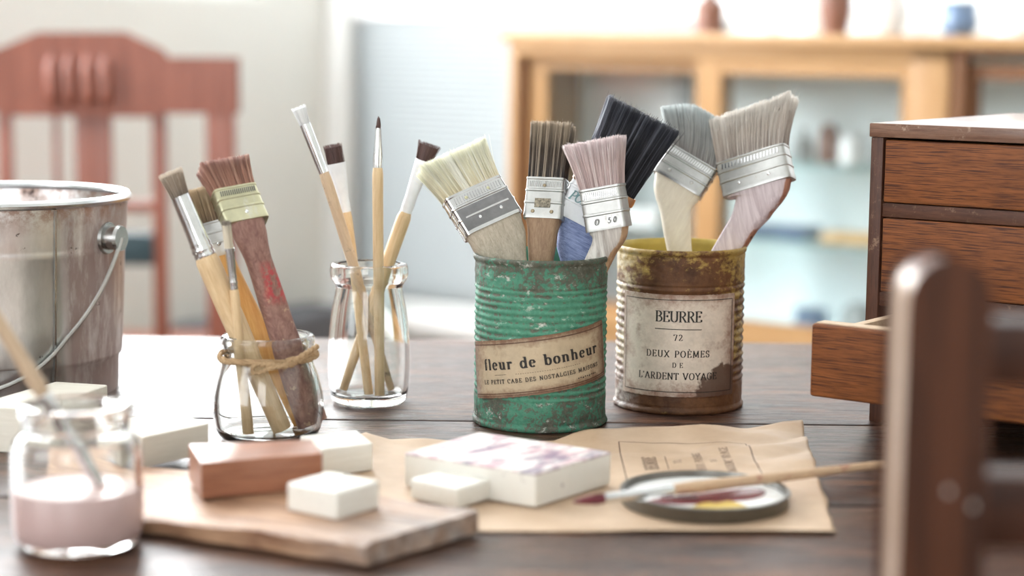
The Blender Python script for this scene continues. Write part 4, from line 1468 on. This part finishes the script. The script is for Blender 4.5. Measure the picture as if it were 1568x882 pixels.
M['h_dipped'] = hair_mat('bristle_dipped', (0.72, 0.66, 0.52), (0.70, 0.63, 0.50), (0.05, 0.018, 0.018), (0.60, 0.52, 0.42))
M['h_wine'] = hair_mat('bristle_wine', (0.20, 0.03, 0.045), (0.17, 0.02, 0.035), (0.22, 0.05, 0.07), (0.34, 0.12, 0.14), 0.3)

# ---- green can (its brushes stand on the can floor)
FL = 0.003


def cend(c, dx, dy, h=FL):
    return V((c.x + dx, c.y + dy, TZ + h))


K = gc.y/F_PX
# black brush at the back
flat_brush('large black bristled brush with white ferrule and blue handle, behind the pink brush', gc.y+0.018, (897, 342), (928, 283), (987, 171), cend(gc, 0.010, 0.018, 0.012), 98*K, 0.015, 120*K,
           ('blue_paint', 'whitewash', 'h_black'), yaw=0.05, prof=[(0, 98*K*.97, .014), (.25, 74*K, .013), (.5, 34*K, .012), (1, 26*K, .011)], deco='none', count=2300, band='copper', jag=0.05, writing=(('POLAR', -.42, .36, .0052, .0185, 'teal_ink'),))
# cream brush
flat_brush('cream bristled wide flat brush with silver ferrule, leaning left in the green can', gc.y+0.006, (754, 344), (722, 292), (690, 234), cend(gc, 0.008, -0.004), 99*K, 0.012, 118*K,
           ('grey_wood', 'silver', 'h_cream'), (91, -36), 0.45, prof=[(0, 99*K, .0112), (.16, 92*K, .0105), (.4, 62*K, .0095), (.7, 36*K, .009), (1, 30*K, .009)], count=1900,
           rivets=((-.42, .80, 'brass'), (.38, .80, 'brass'), (-.35, .22, 'silver'), (.42, .22, 'silver')), jag=0.05, dark_reflection='reflected_dark')
# brown black brush
flat_brush('narrow flat brush with dark brown bristles, upright in the green can', gc.y+0.012, (833, 333), (839, 275), (850, 188), cend(gc, -0.004, -0.002), 60*K, 0.011, 64*K,
           ('tan_wood', 'tin', 'h_dark'), (62, 1), -0.28, prof=[(0, 58*K, .0108), (.2, 46*K, .010), (.45, 36*K, .009), (1, 28*K, .009)], count=1200, rivets=((0, .78, 'rust_rivet'), (-.5, .1, 'rust_rivet'), (.5, .1, 'rust_rivet')), jag=0.07, patch=True)
# pink brush
flat_brush('pink bristled flat brush with paint smeared ferrule, right side of the green can', gc.y-0.002, (932, 347), (922, 286), (912, 211), cend(gc, -0.004, -0.014, 0.006), 66*K, 0.0125, 92*K,
           ('grey_edge_wood', 'tin', 'h_pink'), (61, -13), -0.40, prof=[(0, 64*K, .012), (.10, 60*K, .0115), (.35, 40*K, .011), (1, 30*K, .010)], count=1500, jag=0.06, via=(910, 390), writing=(('50', .40, .08, .0030, .0050, 'groove'), ('O', -.35, .08, .0032, .003, 'groove'), ('C', -.35, .125, .0016, .0014, 'groove')))
# ---- brown can
K = yc.y/F_PX
flat_brush('grey teal bristled brush with pale curved handle, left in the brown can', yc.y+0.020, (1039, 281), (1063, 243), (1102, 182), cend(yc, 0.012, 0.004), 84*K, 0.013, 90*K,
           ('cream_wood', 'dull_tin', 'h_teal'), (71, 40), -0.25, bend=(-40*K, 0), top=lambda u: 0.0 - 0.40*max(0, -u)**1.4, prof=[(0, 84*K, .0122), (.10, 76*K, .0118), (.30, 46*K, .011), (.5, 38*K, .010), (1, 34*K, .010)],
           rivets=((-.5, .18, 'tin'), (.45, .18, 'tin')), count=1700, jag=0.05)
flat_brush('grey brown bristled brush with lilac handle, leaning right in the brown can', yc.y+0.004, (1162, 285), (1152, 238), (1137, 169), cend(yc, -0.016, -0.008), 112*K, 0.014, 134*K,
           ('lilac_wood', 'tin', 'h_grey'), (103, -39), -0.40, bend=(18*K, 0), top=lambda u: 0.02*u, prof=[(0, 110*K, .0132), (.08, 100*K, .0128), (.28, 62*K, .012), (.45, 46*K, .011), (1, 40*K, .010)],
           rivets=((-.42, .18, 'silver'), (.45, .18, 'silver')), count=2300, jag=0.10, via=(1122, 340))
# ---- short jar
K = js.y/F_PX
JB = 0.0046


def jend(c, px, py, h=JB):
    """end on the jar floor under the pixel column"""
    p = at(px, py, c.y)
    return V((p.x, c.y, TZ + h))


flat_brush('wide auburn bristled brush with stained brown handle in the twine tied jar', js.y+0.002, (376, 340), (357, 293), (341, 247), V((at(478, 655, js.y).x, js.y+0.002, TZ+JB+0.003)), 68*K, 0.011, 80*K,
           ('mauve_wood', 'brass', 'h_auburn'), (65, -7), 0.5, prof=[(0, 60*K, .0105), (.12, 54*K, .010), (.35, 40*K, .0095), (.6, 44*K, .009), (.85, 52*K, .0085), (1, 50*K, .008)], rivets=((.05, .15, 'silver'),), count=1300, jag=0.04)
flat_brush('tan bristled brush with amber handle half hidden behind the auburn brush', js.y+0.017, (338, 386), (324, 338), (305, 284), V((at(462, 650, js.y).x, js.y+0.014, TZ+JB+0.001)), 42*K, 0.008, 46*K,
           ('honey_wood', 'tin', 'h_tan'), yaw=0.05, prof=[(0, 36*K, .0075), (.3, 34*K, .007), (1, 34*K, .006)], deco='none', rivets=((.1, .28, 'dull_tin'),), count=700, jag=0.12)
round_brush('thick round hog bristle brush with long silver ferrule, leftmost in the twine tied jar', js.y-0.010, [(257, 259), (276, 300), (314, 390), V((at(432, 664, js.y-.004).x, js.y-0.004, TZ+JB+0.001))],
            (14.5*K, 15.5*K, 18.5*K, 15*K), ('pale_wood', 'silver', 'h_hog'), None, shape='splay', count=520, flat=1.0)
round_brush('thin brush with dark dipped tip crossing before the auburn brush', js.y-0.0135, [(347, 334), (351, 380), (358, 441), V((at(381, 668, js.y-.012).x, js.y-0.012, TZ+JB))],
            (7.5*K, 6*K, 7.5*K, 8.5*K), ('pale_wood', 'silver', 'h_dipped'), None, shape='bushy', count=160, dtop=-0.001)
# ---- tall jar
K = jt.y/F_PX
round_brush('slim brush with spread white bristles, leftmost in the tall jar', jt.y-0.004, [(455, 160), (467, 190), (495, 262), V((at(600, 596, jt.y+.008).x, jt.y+0.008, TZ+.0065))],
            (7*K, 7.5*K, 8.6*K, 6*K), ('worn_thin', 'silver', 'h_white'), None, shape='splay', count=190, flat=1.25, crimps=False)
round_brush('slim brush with brown tip and smeared white ferrule, second from left in the tall jar', jt.y+0.010, [(511, 217), (515, 250), (530, 322), V((at(565, 605, jt.y-.008).x, jt.y-0.008, TZ+.006))],
            (12*K, 7*K, 7.5*K, 7*K), ('pale_wood', 'whitewash', 'h_sable'), None, shape='bushy', count=260, flat=1.2)
round_brush('fine pointed brush with honey handle standing upright in the tall jar', jt.y-0.010, [(580, 175), (579.5, 196), (578.5, 254), V((at(581, 606, jt.y-.01).x, jt.y-0.010, TZ+.0058))],
            (4.0*K, 7.0*K, 8.5*K, 7.5*K), ('pale_wood', 'silver', 'h_sable'), None, shape='round', count=140, crimps=False)
round_brush('slim brush with fanned brown tip leaning right in the tall jar', jt.y+0.004, [(663, 218), (649, 246), (622, 323), V((at(524, 596, jt.y+.004).x, jt.y+0.006, TZ+.0066))],
            (11*K, 8.5*K, 11.5*K, 7*K), ('pale_wood', 'whitewash', 'h_sable'), None, shape='fan', count=260, flat=1.2)

# ------------------------------------------------------------------ blocks, board, paper
M['white_block'] = wood('white_painted_block', (0.74, 0.72, 0.66), (0.82, 0.81, 0.76), 'x', 12, 0.55, bump=0.15)
M['cream_block'] = wood('cream_painted_block', (0.70, 0.66, 0.57), (0.80, 0.76, 0.68), 'x', 12, 0.6, bump=0.2)
M['red_block'] = wood('red_brown_block', (0.19, 0.068, 0.034), (0.41, 0.18, 0.105), 'x', 5, 0.34, bump=0.1, spec=0.5)


def stained_mat():
    t = NT('stained_white_block')
    z = t.sep(t.coord())[2]
    n1 = t.noise(t.coord('Object', (1, 2.5, 1)), 55, 8, 0.7)
    n2 = t.noise(t.coord('Object', (1, 2.5, 1), (3, 5, 0)), 40, 8, 0.7)
    n3 = t.noise(t.coord(), 110, 5, 0.6)
    c = t.mix(n3, (0.74, 0.72, 0.66), (0.82, 0.81, 0.76))
    up = t.step(z, 0.0146, 0.0152)
    c = t.mix(t.math('MULTIPLY', up, t.math('MULTIPLY', t.step(n1, 0.42, 0.60), 0.85)), c, (0.50, 0.27, 0.33))
    c = t.mix(t.math('MULTIPLY', up, t.math('MULTIPLY', t.step(n2, 0.50, 0.62), 0.85)), c, (0.17, 0.13, 0.20))
    c = t.mix(t.math('MULTIPLY', t.step(n3, 0.64, 0.70), 0.6), c, (0.22, 0.18, 0.19))
    t.bump(n1, 0.15, 0.0006)
    return t.fin(c, 0.5)


def slab(name, label, cat, top, h, base, m, group=None, bevel=0.0012, seg=3):
    """top: four pixels of the top face (nearest edge first), resting at height base above the table"""
    P = [on(x, y, base+h) for x, y in top]
    c = sum(P, V())/4
    e = P[1]-P[0]
    rz = atan2(e.y, e.x)
    Rm = Matrix.Rotation(-rz, 3, 'Z')
    loc = V((c.x, c.y, TZ+base))
    tp = [Rm @ (p-loc) for p in P]
    for p in tp:
        p.z = h
    bt = [V((p.x, p.y, 0)) for p in tp]
    mb = MB().add(tp + bt, [(0, 1, 2, 3), (7, 6, 5, 4), (0, 4, 5, 1), (1, 5, 6, 2), (2, 6, 7, 3), (3, 7, 4, 0)])
    o = mk(name, mb, m, None, bevel=bevel, seg=seg)
    o.location = loc
    o.rotation_euler = (0, 0, rz)
    return tag(o, label, cat, group)


GB = 'sanded wooden blocks on the table'
PAP = 0.0012                                        # thickness of the crumpled sheet
# weathered board
bt_h = 0.0095
bp = [(228, 786), (557, 833), (733, 783), (236, 706)]


def board():
    P = [on(x, y, bt_h + PAP) for x, y in bp]
    c = sum(P, V())/4
    loc = V((c.x, c.y, TZ + PAP))
    e = P[1]-P[0]
    rz = atan2(e.y, e.x)
    Rm = Matrix.Rotation(-rz, 3, 'Z')
    A = [Rm @ (p-loc) for p in P]
    ext = (A[0]-A[1])*0.62                          # runs on to the left behind the paint jar
    A[0] = A[1] + (A[0]-A[1])*1.62
    A[3] = A[2] + (A[3]-A[2])*1.40
    NUb, NVb = 70, 14
    vs, fs = [], []
    for L_ in (0, 1):
        for i in range(NVb+1):
            for j in range(NUb+1):
                u, v = j/NUb, i/NVb
                p = A[0].lerp(A[1], u).lerp(A[3].lerp(A[2], u), v)
                th = bt_h*(0.45 + 0.55*min(1, u*1.5))
                if L_ == 1:
                    p.z = th + 0.0006*noise.noise(V((p.x*60, p.y*160, 1)))
                    if i == 0:
                        p.z -= 0.0016
                        p.y += 0.0012
                    if i == 0 or i == 1:
                        p.y += 0.0030*noise.noise(V((p.x*45, 3, 0))) + 0.0012*noise.noise(V((p.x*180, 9, 0)))
                else:
                    p.z = 0.0
                    if i == 0:
                        p.y += 0.0025 + 0.0030*noise.noise(V((p.x*45, 3, 0)))
                if j == NUb:
                    p.x += 0.0012*noise.noise(V((p.y*120, p.z*300, 5)))
                vs.append(p)
    Kb = (NUb+1)*(NVb+1)
    for i in range(NVb):
        for j in range(NUb):
            a = i*(NUb+1)+j
            fs += [(a, a+NUb+1, a+NUb+2, a+1), (Kb+a, Kb+a+1, Kb+a+NUb+2, Kb+a+NUb+1)]
    bord = [j for j in range(NUb+1)] + [i*(NUb+1)+NUb for i in range(1, NVb+1)] + [NVb*(NUb+1)+j for j in range(NUb-1, -1, -1)] + [i*(NUb+1) for i in range(NVb-1, 0, -1)]
    for a, b in zip(bord, bord[1:]+bord[:1]):
        fs.append((a, b, Kb+b, Kb+a))
    t = NT('weathered_board')
    v = t.coord('Object', (1, 9, 6))
    n1 = t.noise(v, 22, 9, 0.68, 0.7)
    n2 = t.noise(t.coord('Object', (1, 3, 2)), 30, 6, 0.6)
    x = t.sep(t.coord())[0]
    y = t.sep(t.coord())[1]
    cc = t.mix(t.step(n1, 0.3, 0.7), (0.17, 0.072, 0.038), (0.58, 0.36, 0.22))
    gx = t.math('MULTIPLY', t.step(x, 0.02, 0.075), t.step(n2, 0.28, 0.60))
    cc = t.mix(t.math('MULTIPLY', gx, 0.9), cc, t.mix(t.step(n1, 0.3, 0.7), (0.16, 0.13, 0.115), (0.46, 0.42, 0.40)))
    t.bump(n1, 0.5, 0.0006)
    m = t.fin(cc, 0.5)
    o = mk('weathered_board', MB().add(vs, fs), m, None, angle=45)
    o.location = loc
    o.rotation_euler = (0, 0, rz)
    tag(o, 'thin weathered brown board with rough bark edge under the red brown block', 'board')
    return rz


board()
BH = bt_h + PAP
slab('wooden_block', 'red brown wooden block, longest of the blocks on the weathered board', 'block', [(308, 709), (494, 694), (477, 672.5), (288.5, 680)], 0.0162, BH, M['red_block'], GB, 0.0007)
slab('wooden_block', 'small bright white block alone on the board in front of the red brown block', 'block', [(516, 754), (582, 735.5), (503.5, 721), (438.5, 739)], 0.0122, BH, M['white_block'], GB, 0.0016)
slab('wooden_block', 'white block behind the right end of the red brown block', 'block', [(493, 688), (571, 678), (546, 658), (459, 667)], 0.0140, PAP+0.0002, M['white_block'], GB, 0.0012)
slab('wooden_block', 'large white block with pink and violet stained top in front of the green can', 'block', [(820, 725), (936, 691.5), (733.5, 661), (619, 693)], 0.0160, PAP+0.0004, stained_mat(), GB, 0.0011)
slab('wooden_block', 'small rounded white block leaning before the large stained block', 'block', [(700, 748), (760, 731), (686, 715.5), (627, 732)], 0.0098, PAP+0.0004, M['white_block'], GB, 0.002)
slab('wooden_block', 'cream wooden block between the paint jar and the twine tied jar', 'block', [(218, 669), (320, 648), (262, 628), (160, 646)], 0.0155, BH*0.5, M['cream_block'], GB, 0.0008)
slab('wooden_block', 'large pale block at the left edge behind the paint jar and before the bucket', 'block', [(-45, 621), (58, 627), (165, 589), (85, 584)], 0.0235, 0.0, M['cream_block'], GB, 0.0012)

# kraft paper
FLp, FRp, BRp, BLp = on(262, 814, 0), on(1281, 819, 0), on(1228, 668, 0), on(560, 684, 0)


def paper_xy(u, v):
    a = FLp.lerp(FRp, u)
    b = BLp.lerp(BRp, u)
    return a.lerp(b, v)


def paper_z(u, v):
    p = paper_xy(u, v)
    z = 0.0006
    # crumpled at the free right back corner, the left back edge and along the back
    c1 = max(0, (u-0.70)/0.30)**1.3*max(0, (v-0.30)/0.70)
    c2 = max(0, (0.30-u)/0.30)*max(0, (v-0.55)/0.45)
    c3 = max(0, (v-0.82)/0.18)
    crease = 0
    for k, (ax, ay, fr) in enumerate(((1, .5, 38), (-.6, 1, 46), (.3, 1.1, 60), (1, -.8, 52))):
        q_ = (p.x*ax + p.y*ay)*fr + 1.2*noise.noise(V((p.x*14, p.y*14, k)))
        crease += abs((q_ % 2) - 1)
    crease = crease/4
    z += c1*(0.0005 + 0.006*crease) + c2*(0.001 + 0.006*crease) + 0.0034*crease*max(0, min(1, (u-0.66)*6))*max(0, min(1, v*3-0.6)) + c3*(0.009 - 0.006*max(0, (u-0.8)/0.2))*max(0, noise.noise(V((p.x*22, 0.5, 2))) + 0.15)
    z += 0.0014*max(0, noise.noise(V((p.x*22, p.y*22, 4))))*(1 if u > 0.52 else 0.0)
    e = max(0, (0.04-v)/0.04)
    z += 0.0012*e*(0.5+0.5*sin(u*9))
    return z


def on_blocks(u, v):
    return paper_z(u, v)


NU, NV = 150, 90
vs, fs = [], []
for i in range(NV+1):
    for j in range(NU+1):
        u, v = j/NU, i/NV
        p = paper_xy(u, v)
        wob = 0.0016*noise.noise(V((u*9, v*9, 7)))
        x, y = p.x, p.y
        if i in (0, NV):
            y += wob
        if j in (0, NU):
            x += wob*1.5
        vs.append((x, y, TZ + paper_z(u, v)))
for i in range(NV):
    for j in range(NU):
        a = i*(NU+1)+j
        fs.append((a, a+1, a+NU+2, a+NU+1))
tm = NT('kraft_paper')
n1 = tm.noise(tm.coord(), 26, 7, 0.6)
n2 = tm.noise(tm.coord(), 260, 4, 0.6)
cc = tm.mix(tm.step(n1, 0.3, 0.7), (0.44, 0.30, 0.19), (0.60, 0.44, 0.305))
tm.bump(n2, 0.1, 0.0004)
M['kraft'] = tm.fin(cc, 0.48)
pap = mk('kraft_paper', MB().add([V(p)-V((0, 0.95, TZ)) for p in vs], fs), M['kraft'], None, angle=22, loc=(0, 0.95, TZ))
sol = pap.modifiers.new('thickness', 'SOLIDIFY')
sol.thickness = 0.0003
sol.offset = -1
tag(pap, 'crumpled sheet of brown kraft paper printed with a framed label, under the blocks', 'paper')
# print on the paper, turned a quarter: letters read away from the lens


def paper_at(x, y):
    v = (y-FRp.y)/(BRp.y-FRp.y)
    for _ in range(6):
        a, b = FLp.lerp(BLp, v), FRp.lerp(BRp, v)
        u = (x-a.x)/(b.x-a.x)
        yy = paper_xy(u, v).y
        v += (y-yy)/(BRp.y-FRp.y)
    return paper_z(min(1, max(0, u)), min(1, max(0, v)))


pr_c = V(((on(948, 690).x + on(1140, 687).x)/2, on(1044, 688).y - 0.040, 0))


def pmap(s_, t_):
    x, y = pr_c.x - t_, pr_c.y + s_
    return (x, y-0.95, paper_at(x, y) + 0.00035)


pk = 1.14
pm = MB()
hw = (on(1140, 687).x - on(948, 690).x)/2
for a, b in (((-.040, -hw), (.040, -hw)), ((-.040, hw), (.040, hw)), ((-.040, -hw), (-.040, hw)), ((.040, -hw), (.040, hw))):
    stroke(pm, fine([a, b], 0.0012), pmap, .0006, .0006)
beurre(pm, pmap, pk)
tag(mk('printed_label', pm, M['ink_brown'], pap, smooth=False), kind='stuff')

# ------------------------------------------------------------------ tin lid with paint, brush lying across it
lc = on(1079, 772, 0.0009)
LR = 131*lc.y/F_PX
M['lid'] = metal('lid_tin', (0.22, 0.215, 0.20), 0.34)
lid = thing('paint_palette', 'round grey tin lid used as a palette with white, burgundy and yellow paint', 'palette', loc=V((lc.x, lc.y, TZ+0.0014)))
LH = 0.0068
mk('lid_body', MB().lathe([(0, 0), (LR*0.985, 0), (LR, 0.0008), (LR, LH-0.0012), (LR+0.0007, LH-0.0006), (LR+0.0003, LH), (LR-0.0012, LH), (LR-0.0014, LH-0.001), (LR-0.0014, 0.0009), (0, 0.0009)], 96), M['lid'], lid, angle=50)
mk('white_paint', MB().lathe([(0, 0.0009), (LR*0.955, 0.0009), (LR*0.955, 0.0038), (LR*0.92, 0.0043), (0, 0.0043)], 64), M['white_paint'], lid)


def blob(name, px, m, h=0.0007, zz=0.0046):
    P = [on(x, y, 0.0014+zz) for x, y in px]
    P = [V((p.x-lc.x, p.y-lc.y, 0)) for p in P]
    P = [p*min(1, LR*0.90/p.length) for p in P]
    # round the outline
    for _ in range(2):
        Q = []
        for a, b in zip(P, P[1:]+P[:1]):
            Q += [a.lerp(b, .25), a.lerp(b, .75)]
        P = Q
    c = sum(P, V())/len(P)
    rings = [[(c.x + (p.x-c.x)*k, c.y + (p.y-c.y)*k, z) for p in P] for k, z in ((1.0, 0.0040), (0.985, 0.0043), (0.93, zz), (0.8, zz+h*.3))]
    mk(name, MB().loft(rings, (False, True)), m, lid)


blob('burgundy_paint', [(985, 766), (1010, 762), (1060, 757), (1110, 751), (1150, 746), (1172, 748), (1175, 757), (1150, 765), (1115, 767), (1080, 771), (1030, 772), (1000, 770)], M['red_paint'])
blob('yellow_paint', [(1052, 781), (1062, 773), (1080, 767), (1098, 770), (1115, 765), (1135, 770), (1150, 776), (1150, 785), (1110, 788), (1070, 787)], M['yellow_paint'])
lt = MB()
q0 = on(1040, 763, 0.0065) - V((lc.x, lc.y, TZ))
text(lt, 'BEURRE', 0, 0, .0034, .0170, lambda a, b: (q0.x+a, q0.y+b*1.6, 0.0053), .08, .2)
tag(mk('lettering', lt, M['ink'], lid, smooth=False), kind='stuff')

# the brush lies over both rims of the lid
zr = 0.0014 + LH
Pa, Pb = on(965, 757, zr+0.0035), on(1180, 731, zr+0.0026)
dirv = (Pb-Pa)
axis = (Pa-Pb).normalized()


def brush_on_lid():
    Pfb = on(1026, 750.5, zr+0.0033)
    end_ = on(1392, 706, zr+0.0018)
    Pft = on(924, 763, zr+0.0036)
    Mx = frame(Pfb, Pft, 0)
    a = (Pft-Pfb).normalized()
    n = V((0, 0, 1))
    n = (n - a*n.dot(a)).normalized()
    x = (-n).cross(a)
    Mx = Matrix(((x.x, -n.x, a.x, Pfb.x), (x.y, -n.y, a.y, Pfb.y), (x.z, -n.z, a.z, Pfb.z), (0, 0, 0, 1)))
    root = thing('round_paintbrush', 'brush with burgundy tip and worn wooden handle lying across the tin lid', 'brush', mat4=Mx)
    inv = Mx.inverted()
    k = Pfb.y/F_PX
    pe = inv @ end_
    mk('handle', handle_mesh(pe, [(0, 17*k, 17*k), (.2, 23*k, 21*k), (.5, 19*k, 18*k), (1, 13*k, 13*k)], 2.0, 14, 20), wood('lying_handle', (0.44, 0.28, 0.17), (0.66, 0.48, 0.32), 'z', 8, 0.45, wear=(0.30, 0.09, 0.08)), root)
    L = (Pft-Pfb).length
    rings = [srect(2*r, 2*r, 18, 2, z=z) for z, r in ((-.001, 9*k), (.001, 9.6*k), (.002, 8.8*k), (.0035, 9.6*k), (.005, 8.8*k), (L*.6, 8*k), (L, 7.6*k))]
    mk('ferrule', MB().loft(rings), M['silver'], root, angle=50)
    R = random.Random(5)
    mb, col = MB(), []
    LB = (on(864, 769, zr+.0015)-Pft).length
    for i in range(220):
        an, q_ = R.uniform(0, 6.28), sqrt(R.random())
        rg = []
        c = R.random()
        for j in range(4):
            f = j/3
            rad = 7.2*k*q_*(1 + .35*sin(pi*f*.9))*(1 - .92*f**2.2)
            rg.append([(rad*cos(an) + .00013*cos(2.09*m), rad*sin(an) + .00013*sin(2.09*m), L-.001 + LB*f*(1-.15*q_)) for m in range(3)])
            col += [(f, c, 0, 1)]*3
        mb.loft(rg, (False, True))
    core = MB().loft([srect(13*k*(1+.35*sin(pi*f*.9))*(1-.9*f**2.2), 13*k*(1+.35*sin(pi*f*.9))*(1-.9*f**2.2), 14, 2, z=L-.0005+LB*f) for f in (0, .2, .4, .6, .8, .9)])
    add_hair(root, mb, col, M['h_wine'], core)


brush_on_lid()

# the stirring brush in the paint jar
rt_end = jf + V((0.0125, 0.004, 0.0215))
Pfb = at(68, 606, jf.y - 0.004)
Pft = at(152, 742, jf.y + 0.002)


def stir():
    Mx = frame(Pfb, Pft, 0)
    root = thing('round_paintbrush', 'brush with silver ferrule dipped into the pink paint jar', 'brush', mat4=Mx)
    inv = Mx.inverted()
    L = (Pft-Pfb).length
    k = Pfb.y/F_PX
    e = inv @ at(-62, 398, jf.y - 0.012)
    mk('handle', handle_mesh(e, [(0, 21*k, 21*k), (.2, 27*k, 27*k), (.6, 23*k, 23*k), (1, 15*k, 15*k)], 2, 14, 20), M['worn_thin'], root)
    rings = [srect(2*r, 2*r, 18, 2, z=z) for z, r in ((-.001, 10.5*k), (.001, 12*k), (.002, 11*k), (.0035, 12*k), (.005, 11*k), (L*.6, 11*k), (L, 10*k))]
    mk('ferrule', MB().loft(rings), M['silver'], root, angle=50)
    mk('bristles', MB().loft([srect(18*k*(1-.3*f), 18*k*(1-.3*f), 14, 2, z=L-.001+.008*f) for f in (0, .3, .7, 1)]), M['pink_paint'], root)


stir()
